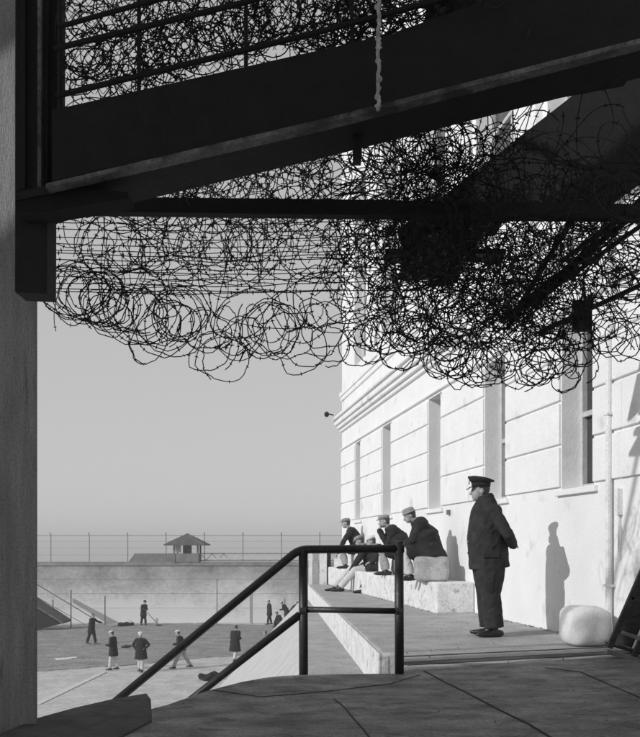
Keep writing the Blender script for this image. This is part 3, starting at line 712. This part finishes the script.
# ------------------------------------------------------------------ people
def person(label, loc, yaw, J, dark, trous, cap=None, capmat=None, voxel=0.02, group=None, coat_len=0.28, fat=1.0, seated=False, coatmat=None, capstyle='flat', shoes=True, coat_prof=None, legr=1.0, long_legs=True, fingers=True, hair=True, lap=.48):
    """J in (forward, left, up) metres; yaw = facing angle in the world."""
    V = {k: Vector(v) for k, v in J.items()}
    side = Vector((0,1,0))
    lean_ = (V['nec']-V['pel']).normalized()
    m = MB()
    # torso
    def mid(a, b, t): return V[a].lerp(V[b], t)
    m.tube([V['pel']-lean_*0.06, V['pel'], mid('pel','che',.5), V['che'], mid('che','nec',.6), V['nec']], [(.13,.10),(.155*fat,.115*fat),(.145*fat,.115*fat),(.165*fat,.115*fat),(.13,.09),(.06,.06)], 14, side, dome=True)
    hd = V['hea']; hdir = V.get('look', Vector((1,0,0))).normalized()
    m.tube([V['nec']-lean_*.03, hd-Vector((0,0,.04))-hdir*.02], [.058,.056], 10, dome=True)
    hq = Matrix((hdir, Vector((0,0,1)).cross(hdir).normalized(), hdir.cross(Vector((0,0,1)).cross(hdir).normalized()))).transposed()
    def HD(f, l, u): return hd + hq @ Vector((f, l, u))
    m.ell(HD(-.012,0,.03), .098, .076, .098, hq); m.ell(HD(.030,0,-.045), .062, .056, .068, hq); m.ell(HD(.062,0,-.085), .026,.03,.022,hq)
    m.tube([HD(.078,0,.02),HD(.108,0,-.028)], [.010,.017], 6, dome=True); m.ell(HD(.084,0,-.062), .014,.024,.009,hq); m.ell(HD(.082,0,.035),.016,.045,.010,hq)
    for s_ in (1,-1): m.ell(HD(-.01, s_*.078, -.005), .02, .011, .032, hq)
    coat = MB(); co = 0.028
    for s_, k in ((1,'L'),(-1,'R')):
        sh_, el, wr_ = V['sh'+k], V['el'+k], V['wr'+k]
        m.tube([sh_, el, wr_], [.052,.043,.028], 10, dome=True)
        hv = (wr_-el).normalized(); hv = V.get('hand'+k, hv).normalized()
        pw = wr_ + hv*.045
        nrm = hv.cross(side) 
        if nrm.length < .2: nrm = Vector((0,0,1))
        nrm.normalize(); wd = hv.cross(nrm).normalized()
        m.tube([wr_, wr_+hv*.03, wr_+hv*.085], [(.030,.02),(.040,.017),(.038,.014)], 10, wd, dome=True)
        if fingers:
            for q, (off, ln) in enumerate(((-.030,.058),(-.010,.070),(.010,.072),(.030,.062))):
                b0 = wr_+hv*.085+wd*off; cu = V.get('curl'+k, nrm*-1)
                m.tube([b0, b0+hv*ln*.5+cu*.010, b0+hv*ln*.8+cu*.032], [.009,.0085,.007], 6, dome=True)
            tb = wr_+hv*.03+wd*(-.036)
            m.tube([tb, tb+hv*.03-wd*.024, tb+hv*.06-wd*.026], [.012,.010,.008], 6, dome=True)
        coat.tube([sh_-lean_*.01, sh_.lerp(el,.5), el, el.lerp(wr_,.5), wr_-(wr_-el).normalized()*.01], [.074*fat,.068,.060,.054,.050], 12, dome=True)
    for k in 'LR':
        m.tube([V['hip'+k], V['kn'+k], V['an'+k]], [.082,.058,.038], 10, dome=True)
        fd = V.get('toe'+k, Vector((1,0,-.12))).normalized()
        m.tube([V['an'+k]-fd*.03-Vector((0,0,.03)), V['an'+k]+fd*.12-Vector((0,0,.05))], [.036,.032], 8, dome=True)
    root = m.build('person', M_SKIN, None, voxel=min(voxel, .011) if voxel < .02 else voxel*.8, smooth_it=1)
    root.location = loc; root.rotation_euler = (0, 0, yaw); tag(root, label, 'person', group)
    # trousers
    t = MB()
    f2 = min(fat, 1.1)
    t.tube([V['hipR']+Vector((0,-.01,0)), V['pel'], V['hipL']+Vector((0,.01,0))], [.105*f2,.11*f2,.105*f2], 12, dome=True)
    for k in 'LR':
        h, kn, an = V['hip'+k], V['kn'+k], V['an'+k]
        t.tube([h, h.lerp(kn,.5), kn, kn.lerp(an,.5), an+(kn-an).normalized()*.02], [r_*legr for r_ in (.108*min(fat,1.16),.098*min(fat,1.16),.082,.080,.076)], 12, dome=False)
        t.ell(kn, .08*legr,.08*legr,.08*legr)
    folds(t.build('trousers', trous, root, voxel=voxel), .007 if voxel < .02 else .012, 6, 12, len(label))
    # coat
    if coat_prof:
        coat.tube([Vector((f, 0, z)) for f, z, rd, rl_ in coat_prof], [(rl_, rd) for f, z, rd, rl_ in coat_prof], 20, side, caps=True)
    else:
        dn = Vector((0,0,-1)) if not seated else -lean_
        base_ = V['pel'] + dn*coat_len
        fl = .025*(coat_len/.3)
        coat.tube([base_, V['pel']+dn*coat_len*.4, V['pel'], mid('pel','che',.5), V['che'], mid('che','nec',.55), V['nec']],
                  [((.225+fl)*fat,(.175+fl)*fat),(.23*fat,.18*fat),(.215*fat,.165*fat),(.19*fat,.165*fat),(.205*fat,.165*fat),(.185,.145),(.10,.095)], 18, side)
    for k in 'LR':
        coat.ell(V['sh'+k], .085*fat,.075*fat,.075)
        if seated: coat.tube([V['pel']+Vector((-.02,0,0)), V['hip'+k].lerp(V['kn'+k], .0)+Vector((0,0,.02)), V['hip'+k].lerp(V['kn'+k], lap)+Vector((0,0,.01))], [.15*fat**.5,.15*fat**.5,.125], 14, dome=True)
    cm = coatmat or dark
    ct = folds(coat.build('coat', cm, root, voxel=voxel), .007 if voxel < .02 else .014, 8, 12, len(label)+5)
    if voxel < .02:
        MB().tube([V['nec']-lean_*.035, V['nec']+lean_*.015+Vector((.01,0,0))], [(.088,.084),(.072,.070)], 14, side).build('collar', cm, ct, voxel=voxel*.8)
    if shoes:
        for k in 'LR':
            fd = V.get('toe'+k, Vector((1,0,-.05))).normalized(); an = V['an'+k]; s_ = MB()
            a_ = an - fd*.075 - Vector((0,0,.048)); b_ = an + fd*.20 - Vector((0,0,.052))
            s_.tube([a_, a_.lerp(b_,.35), a_.lerp(b_,.7), b_], [(.040,.042),(.042,.046),(.047,.034),(.036,.024)], 10, fd.cross(Vector((0,0,1))), dome=True)
            s_.tube([an+Vector((0,0,.02)), an-Vector((0,0,.05))], [.045,.047], 10)
            s_.build('shoe', M_SHOE, root, voxel=min(voxel,.014))
    if hair:
        h = MB(); h.ell(HD(-.028,0,.035), .092,.081,.088, hq); h.ell(HD(-.05,0,-.02), .055,.070,.05, hq); h.build('hair', M_HAIR, root, smooth=True)
    if cap == 'flat':
        c = MB(); c.ell(HD(-.008,0,.095), .122,.105,.042, hq); c.tube([HD(-.01,0,.055),HD(-.01,0,.095)], [(.088,.103),(.095,.11)], 16, hq @ Vector((0,1,0)), dome=False)
        c.tube([HD(.06,0,.068),HD(.145,0,.050)], [(.075,.012),(.052,.009)], 10, hq @ Vector((0,1,0)), dome=True)
        c.build('cap', capmat, root, voxel=min(voxel,.014))
    elif cap == 'hat':
        c = MB(); c.tube([HD(-.01,0,.05),HD(-.01,0,.058)], [(.118,.135),(.114,.130)], 20, hq @ Vector((0,1,0))); c.tube([HD(-.01,0,.055),HD(-.012,0,.10),HD(-.014,0,.125),HD(-.014,0,.135)], [(.090,.106),(.088,.102),(.078,.092),(.05,.06)], 16, hq @ Vector((0,1,0)))
        c.build('hat', capmat, root, voxel=min(voxel,.012))
    elif cap == 'peaked':
        sd = hq @ Vector((0,1,0))
        c = MB(); c.tube([HD(-.014,0,.052),HD(-.014,0,.105)], [(.087,.106),(.092,.111)], 24, sd)
        c.tube([HD(-.014,0,.103),HD(-.014,0,.136),HD(-.014,0,.152),HD(-.014,0,.166)], [(.094,.113),(.130,.152),(.128,.150),(.085,.10)], 24, sd)
        for i_, v_ in enumerate(c.v):
            rel = Vector(v_)-hd; ux = hq.col[0]; uz = hq.col[2]; f_, u_ = rel.dot(ux), rel.dot(uz)
            if u_ > .112: c.v[i_] = tuple(Vector(v_) + uz*f_*.16)
        cp = c.build('cap', M_CLOTHNAVY, root, smooth=False); cp.data.polygons.foreach_set('use_smooth', [len(p.vertices)==4 for p in cp.data.polygons])
        v = MB(); v.tube([HD(.075,0,.060),HD(.115,0,.045),HD(.150,0,.022)], [(.082,.007),(.070,.006),(.040,.005)], 14, sd, dome=True); v.build('visor', M_SHOE, cp, smooth=True)
        bd = MB(); bd.ell(HD(.124,0,.105), .008,.022,.026, hq); bd.build('cap_badge', mat('badge_metal', .6, .3, .1, 10, 0, metallic=.8), cp, smooth=True)
    return root

# the guard
gJ = dict(pel=(-.01,0,.93), che=(.02,0,1.28), nec=(.045,0,1.515), hea=(.100,0,1.655), look=(1,0.05,-.0),
    shL=(-.015,.185,1.43), elL=(-.17,.275,1.15), wrL=(-.262,.10,1.04), handL=(-.12,-.95,-.1), shR=(-.015,-.185,1.43), elR=(-.17,-.275,1.15), wrR=(-.285,-.03,1.08), handR=(-.15,.95,-.25),
    hipL=(.0,.09,.88), hipR=(-.0,-.09,.88), knL=(.0,.10,.48), knR=(-.0,-.10,.48), anL=(-.045,.11,.085), anR=(-.03,-.12,.085), toeL=(1,.22,-.02), toeR=(1,-.25,-.02), curlL=(-.2,0,-1), curlR=(-.2,0,-1))
prof = [(-.008,.78,.235,.250),(-.002,.86,.225,.245),(.01,1.0,.226,.248),(.014,1.10,.228,.250),(.015,1.21,.222,.248),(.022,1.33,.195,.245),(.030,1.43,.170,.21),(.030,1.50,.138,.16),(.035,1.56,.105,.11),(.050,1.615,.092,.095)]
g0 = G(488.5, 635.8)
guard = person('stout guard in a peaked cap, hands clasped behind his back, standing on the terrace', (g0.x, g0.y, 0), R(180), gJ, M_CLOTHNAVY, M_CLOTHNAVY, cap='peaked', voxel=0.011, coat_prof=prof, legr=1.4, fat=1.16)
shirt = MB(); shirt.tube([(.085,0,1.53),(.11,0,1.575)], [(.055,.04),(.05,.035)], 10, (0,1,0), dome=True); shirt.build('shirt_collar', M_CLOTHLIGHT, guard, smooth=True)
for s_ in (1, -1): MB().ell((.19, s_*.030, 1.672), .006, .012, .006).build('eye', M_SHOE, guard)
pk = MB(); pk.box(-.07,.11,.243,.262,.90,.99); pk.build('pocket_flap', M_CLOTHNAVY, guard, bevel=.006)
bt = MB()
for z in (.95,1.08,1.21): MB().ell((.243-(z-1.08)*.02,.03,z), .008,.011,.011).build('button', mat('badge_metal', .6), guard)

# seated men
def seatpose(lean=.35, seat=.36, footf=.38, kneef=.42, kneeh=None, spread=.12, head=(.10,.02), arms='knees', look=(1,0,-.25), leg2=0.0, th=.50):
    kh = kneeh or seat+.08
    pel = Vector((0,0,seat+.10)); ln = Vector((math.sin(lean),0,math.cos(lean)))
    che = pel + ln*.30; nec = pel + ln*.54 + Vector((.02,0,0)); hea = nec + Vector((head[0]+.01,0,.105+head[1]))
    J = dict(pel=pel, che=che, nec=nec, hea=hea, look=look, hipL=pel+Vector((.02,.09,-.02)), hipR=pel+Vector((.02,-.09,-.02)),
             knL=(kneef,spread,kh), knR=(kneef-.03+leg2,-spread,kh), anL=(footf,spread,.085), anR=(footf+leg2,-spread*.7,.085))
    for s_, k in ((1,'L'),(-1,'R')):
        sh_ = nec - ln*.045 + Vector((-.01, s_*.175, 0)); J['sh'+k] = sh_
        if arms == 'knees':
            J['el'+k] = sh_ + Vector((.10, s_*.03, -.27)); J['wr'+k] = Vector((kneef-.02, s_*(spread-.03), kh+.12)); J['hand'+k] = (1,-s_*.4,-.35)
        elif arms == 'face':
            J['el'+k] = Vector((kneef-.12, s_*(spread), kh+.12)); J['wr'+k] = hea + Vector((.09, s_*.05, -.17)); J['hand'+k] = (-.1,-s_*.3,1)
        elif arms == 'down':
            J['el'+k] = sh_ + Vector((.16, s_*.04, -.25)); J['wr'+k] = Vector((kneef+.10, s_*.04, kh-.04)); J['hand'+k] = (.5,-s_*.3,-.8)
        J['el'+k] = tuple(J['el'+k])
    return J
def at_(px, Y, Z): return ((px-CX)*Y/F, Y, Z)
# sacks under/next to the men
def sack(name, label, loc, rx, ry, h, rz=0, seed=1, m=M_SACK, group=None, q=1.0):
    rnd = random.Random(seed); bm = bmesh.new(); bmesh.ops.create_cube(bm, size=1)
    bmesh.ops.subdivide_edges(bm, edges=bm.edges[:], cuts=7, use_grid_fill=True)
    for v in bm.verts:
        x, y, z = v.co*2; e_ = 4.0 if name != 'rough_stone' else 9.0
        n_ = (abs(x)**e_+abs(y)**e_+abs(z)**e_)**(1/e_); x, y, z = x/n_, y/n_, z/n_
        wob = 1+.03*math.sin(5*x+seed)+.03*math.sin(7*y+2*z+seed*2)+rnd.uniform(-.008,.008)
        wob *= 1+(.05 if name != 'rough_stone' else .09)*mnoise.noise(Vector((x,y,z))*2.2+Vector((seed,0,0)))+.02*mnoise.noise(Vector((x,y,z))*6)
        v.co = Vector((x*rx*wob, y*ry*wob, max(0,(z*.5+.5))*h*(1+.035*math.sin(4*x+3*y+seed))))
    me = bpy.data.meshes.new(name); bm.to_mesh(me); bm.free(); me.materials.append(m); me.polygons.foreach_set('use_smooth', [True]*len(me.polygons))
    o = bpy.data.objects.new(name, me); COL.objects.link(o); o.location = loc; o.rotation_euler = (0,0,rz)
    s_ = o.modifiers.new('subd','SUBSURF'); s_.levels = 1; s_.render_levels = 2
    return tag(o, label, 'stone' if name == 'rough_stone' else 'sack', group)
c = G(591, 647.5)
sack('canvas_sack', 'plump pale canvas sack standing on the floor against the wall right of the guard', (c.x, c.y+.22, -.004), .245, .20, .41, R(8), 3)
c = at_(431.5, 13.75, .47)
sack('rough_stone', 'rough pale stone block on the step that the nearest seated man sits on', c, .275, .24, .385, R(-6), 5, M_CONC)
sack('rough_stone', 'rough stone on the step beneath the man shading his face', at_(404, 16.6, .47), .22, .2, .33, R(10), 8, M_CONC)

J = seatpose(lean=.27, seat=.36, footf=.30, kneef=.40, kneeh=.47, arms='knees', look=(1,.1,-.42), head=(.13,-.03))
person('nearest seated man, in dark coat and grey hat, bent forward on a stone', at_(428, 14.05, .47), R(180), J, M_CLOTHDARK, M_CLOTHLIGHT, cap='hat', capmat=M_CAPGREY, voxel=.014, seated=True, coat_len=.16, fat=1.5, lap=.72)
J = seatpose(lean=.45, seat=.34, footf=.34, kneef=.42, kneeh=.46, arms='face', look=(1,0,-.2), head=(.10,.0))
person('seated man in a grey cap with a hand to his face', at_(403, 16.6, .47), R(182), J, M_CLOTHDARK, M_CLOTHGREY, cap='flat', capmat=M_CAPGREY, voxel=.014, seated=True, coat_len=.14, fat=1.32, lap=.7)
J = seatpose(lean=.55, seat=.47, footf=.62, kneef=.44, kneeh=.56, arms='knees', look=(1,0,-.35), head=(.11,-.01), leg2=-.04)
person('seated man with his bowed head low just above the top rail, pale cap', at_(390, 18.9, 0), R(184), J, M_CLOTHDARK, M_CLOTHDARK, cap='flat', capmat=M_CAPWHITE, voxel=.016, seated=True, coat_len=.14, fat=1.3)
J = seatpose(lean=.50, seat=.47, footf=.86, kneef=.50, kneeh=.50, arms='down', look=(1,0,-.4), head=(.11,-.01), leg2=.12)
person('hunched man in a dark coat stretching pale trouser legs across the terrace', at_(377, 19.6, 0), R(182), J, M_CLOTHDARK, M_CLOTHLIGHT, cap='flat', capmat=M_CAPGREY, voxel=.016, seated=True, coat_len=.16, fat=1.35)
J = seatpose(lean=.40, seat=.40, footf=.34, kneef=.42, kneeh=.44, arms='down', look=(1,0,-.15), head=(.09,.02))
person('farthest seated man, highest on the step at the building corner, in a small cap', at_(359, 21.4, .47), R(178), J, M_CLOTHDARK, M_CLOTHGREY, cap='flat', capmat=M_CAPGREY, voxel=.016, seated=True, coat_len=.1)

# yard figures
def standpose(stride=0.0, arm='side', bendf=0.0, head=(0,0), look=(1,0,0)):
    ln = Vector((math.sin(bendf),0,math.cos(bendf))); pel = Vector((0,0,.92)); che = pel+ln*.32; nec = pel+ln*.56
    J = dict(pel=pel, che=che, nec=nec, hea=nec+ln*.11+Vector((.04+head[0],0,.03)), look=look, hipL=(0,.09,.88), hipR=(0,-.09,.88),
             knL=(stride*.45+.02,.09,.48), knR=(-stride*.35,-.09,.48), anL=(stride*.9,.09,.085), anR=(-stride*.95,-.09,.085+abs(stride)*.15))
    for s_, k in ((1,'L'),(-1,'R')):
        sh_ = nec-ln*.08+Vector((0,s_*.18,0)); J['sh'+k] = sh_
        if arm == 'side': J['el'+k] = sh_+Vector((-.05-s_*stride*.3,s_*.06,-.27)); J['wr'+k] = sh_+Vector((-s_*stride*.5,s_*.05,-.52))
        elif arm == 'front': J['el'+k] = sh_+Vector((-.02,s_*.07,-.28)); J['wr'+k] = sh_+Vector((.25,-s_*.06,-.30)); J['hand'+k] = (1,-s_*.4,.1)
        elif arm == 'back': J['el'+k] = sh_+Vector((-.12,s_*.12,-.25)); J['wr'+k] = sh_+Vector((-.18,-s_*.08,-.42)); J['hand'+k] = (0,-s_,-.1)
        elif arm == 'out': J['el'+k] = sh_+Vector((.14,s_*.16,-.16)); J['wr'+k] = sh_+Vector((.36 if s_>0 else .05,s_*.20,-.20))
        elif arm == 'hips': J['el'+k] = sh_+Vector((-.06,s_*.2,-.24)); J['wr'+k] = sh_+Vector((.08,s_*.02,-.38)); J['hand'+k] = (.3,-s_,-.3)
    return J
def yard(px, py, yaw, J, label, **k):
    g = G(px, py, YZ); k.setdefault('voxel', .028)
    return person(label, (g.x, g.y, YZ), yaw, J, M_CLOTHDARK, k.pop('tr', M_CLOTHLIGHT), fingers=False, group='prisoners out in the yard', **k)
yard(91.5, 644, R(-20), standpose(.24,'out',.14,look=(1,0,-.4)), 'man on the dirt with an arm stretched out, leftmost in the yard', tr=M_CLOTHDARK, cap=None, coat_len=.3, voxel=.032)
yard(113.5, 669.8, R(165), standpose(.14,'front',.08,look=(1,.2,-.4)), 'man in a white cap and jacket left of the man with an open coat', cap='flat', capmat=M_CAPWHITE, coat_len=.30)
yard(141, 671.5, R(-100), standpose(.12,'hips',.07,look=(1,.4,-.4)), 'man facing the viewer with an open dark coat and pale trousers', cap='flat', capmat=M_CAPWHITE, coat_len=.36, fat=1.12)
yard(182, 668.3, R(176), standpose(.40,'front',.24), 'man in a pale cap striding left behind the sloping rail', tr=M_CLOTHGREY, cap='flat', capmat=M_CAPWHITE, coat_len=.10)
yard(235, 661.5, R(60), standpose(.18,'front',.12,look=(1,0,-.3)), 'bareheaded man in a knee-length dark coat seen from behind', cap=None, coat_len=.42, fat=1.15)
bm_ = yard(143.5, 625.2, R(-40), standpose(.15,'front',.16,look=(1,0,-.4)), 'man in dark clothes leaning on a broom before the far wall', tr=M_CLOTHDARK, cap='flat', capmat=M_CLOTHDARK, voxel=.036)
g = G(143.5,625.2,YZ)
br = MB(); br.tube([(g.x+.15,g.y-.25,YZ+1.1),(g.x+1.15,g.y-.5,YZ+.06)], .022, 6); br.box(g.x+1.0,g.x+1.35,g.y-.6,g.y-.4,YZ+.0,YZ+.09)
tag(br.build('broom', M_WOOD), 'long-handled broom slanting to the ground by the man at the far wall', 'broom')
yard(269.5, 624.3, R(185), standpose(.14,'side',.05), 'man standing upright in a white cap near the far wall, right of the thin pole', tr=M_CLOTHDARK, cap='flat', capmat=M_CAPWHITE, coat_len=.3, voxel=.036)
Jc = seatpose(lean=.7, seat=.30, footf=.30, kneef=.36, kneeh=.50, arms='knees', look=(1,0,-.3))
g = G(274, 651, YZ); person('man crouching in the yard half hidden by the sloping lower rail', (g.x, g.y, YZ), R(190), Jc, M_CLOTHDARK, M_CLOTHDARK, cap=None, voxel=.028, seated=True, coat_len=.1, fingers=False)
g = G(287, 624.3, YZ); person('man in a pale cap stooping among the huddle by the railing post', (g.x, g.y, YZ), R(170), standpose(.12,'front',.55), M_CLOTHDARK, M_CLOTHDARK, cap='flat', capmat=M_CAPWHITE, voxel=.034, fingers=False, coat_len=.3)
g = G(292, 624.6, YZ); person('man bending right in the huddle with his back to the stooping one', (g.x, g.y, YZ), R(10), standpose(.1,'front',.6), M_CLOTHDARK, M_CLOTHGREY, cap='flat', capmat=M_CAPGREY, voxel=.034, fingers=False, coat_len=.3, fat=1.15)
g = G(281, 627.5, YZ); person('man seated on the ground at the left of the huddle', (g.x, g.y, YZ), R(150), seatpose(lean=.4, seat=.22, footf=.45, kneef=.4, kneeh=.42), M_CLOTHDARK, M_CLOTHDARK, cap='flat', capmat=M_CAPGREY, voxel=.034, seated=True, fingers=False, coat_len=.1)

# things lying in the yard
def bundle(px, py, sx_, sy_, h, label, m, seed, name='coat_bundle', cat='bundle'):
    o = sack(name, label, tuple(G(px, py, YZ)), sx_, sy_, h, R(seed*13), seed, m); o['category'] = cat
    rb = random.Random(seed)
    ph = [rb.uniform(0,6) for _ in range(4)]
    for v in o.data.vertices:
        a_ = math.atan2(v.co.y, v.co.x); k = 1+.28*math.sin(2*a_+ph[0])+.16*math.sin(3*a_+ph[1])+.08*math.sin(7*a_+ph[2])
        v.co.x *= k; v.co.y *= k; v.co.z *= 1+.45*math.sin(v.co.x*9+ph[3])*math.cos(v.co.y*11+ph[1]) if v.co.z > .01 else 1
    return o
bundle(209, 679.5, .34, .24, .22, 'dark coat bundle dropped on the pale pavement beside the lower rail', M_CLOTHDARK, 4)
bundle(216, 675.5, .16, .12, .14, 'small dark bag beside the coat bundle on the pavement', M_CLOTHDARK, 6, 'small_bag', 'bag')
bundle(66, 659, .55, .28, .05, 'flat pale cloth lying on the dirt at the left', M_SACK, 2, 'flat_cloth', 'cloth')
bundle(125, 625.8, .45, .3, .22, 'low dark mound at the foot of the far wall left of the broom man', M_CLOTHDARK, 3, 'dark_mound', 'mound')
bundle(127, 647, .42, .2, .07, 'dark jacket lying flat on the dirt behind the white capped man', M_CLOTHDARK, 7, 'dark_jacket', 'jacket')
bundle(201, 625.5, .5, .3, .14, 'low grey heap on the ground beneath the guard hut', M_CAPGREY, 9, 'ground_heap', 'heap')

# ------------------------------------------------------------------ dark wooden cart leaning at the right edge
cr_ = empty('wooden_handcart', (2.95, 8.0, 0), 0, label='dark wooden handcart with ribbed sides tipped against the wall at the right edge', cat='handcart')
def LR_(px, py, Y): q = P(px, py, Y); return Vector((q.x-2.95, q.y-8.0, q.z))
def bar(a, b, Y0, Y1, wd, m, name): return MB().beam(LR_(a[0],a[1],Y0), LR_(b[0],b[1],Y1), .05, wd).build(name, m, cr_, bevel=.006)
for Yc in (7.9, 8.5):
    bar((609,648),(660,531),Yc,Yc,.05,M_WOOD,'side_rail'); bar((632,661),(686,540),Yc,Yc,.05,M_WOOD,'side_rail')
    bar((620,632),(650,642),Yc,Yc,.035,M_WOODPALE if Yc < 8 else M_WOOD,'cross_piece'); bar((630,598),(668,606),Yc,Yc,.035,M_WOOD,'cross_piece')
mb = MB(); a = [LR_(614,641,8.2), LR_(660,536,8.2), LR_(678,541,8.2), LR_(630,652,8.2)]; dy = Vector((0,.06,0))
mb.v = [tuple(q) for q in a]+[tuple(q+dy) for q in a]; mb.f = [(0,1,2,3),(7,6,5,4),(0,4,5,1),(1,5,6,2),(2,6,7,3),(3,7,4,0)]
mb.build('bed_panel', M_WOOD, cr_)
bar((606,651),(646,663),7.86,7.86,.045,M_WOODPALE,'foot_rail'); bar((606,643),(646,655),7.98,7.98,.03,M_WOOD,'foot_rail')
bar((611,643),(641,653),7.9,8.4,.03,M_WOODPALE,'brace')

# ------------------------------------------------------------------ sea haze
hm = bpy.data.materials.new('haze_air'); hm.use_nodes = True; hn = hm.node_tree; hn.nodes.clear()
ho = hn.nodes.new('ShaderNodeOutputMaterial'); hv = hn.nodes.new('ShaderNodeVolumePrincipled')
hv.inputs['Color'].default_value = (1,1,1,1); hv.inputs['Density'].default_value = 0.0018; hv.inputs['Anisotropy'].default_value = 0.0
hn.links.new(hv.outputs[0], ho.inputs['Volume'])
hz = MB(); hz.prism([(-9500,-60),(9500,-60),(9500,12500),(-9500,12500)], -33, 17); hzo = hz.build('haze', hm); hzo['kind'] = 'stuff'; hzo['label'] = 'thin pale sea haze over the yard and bay'
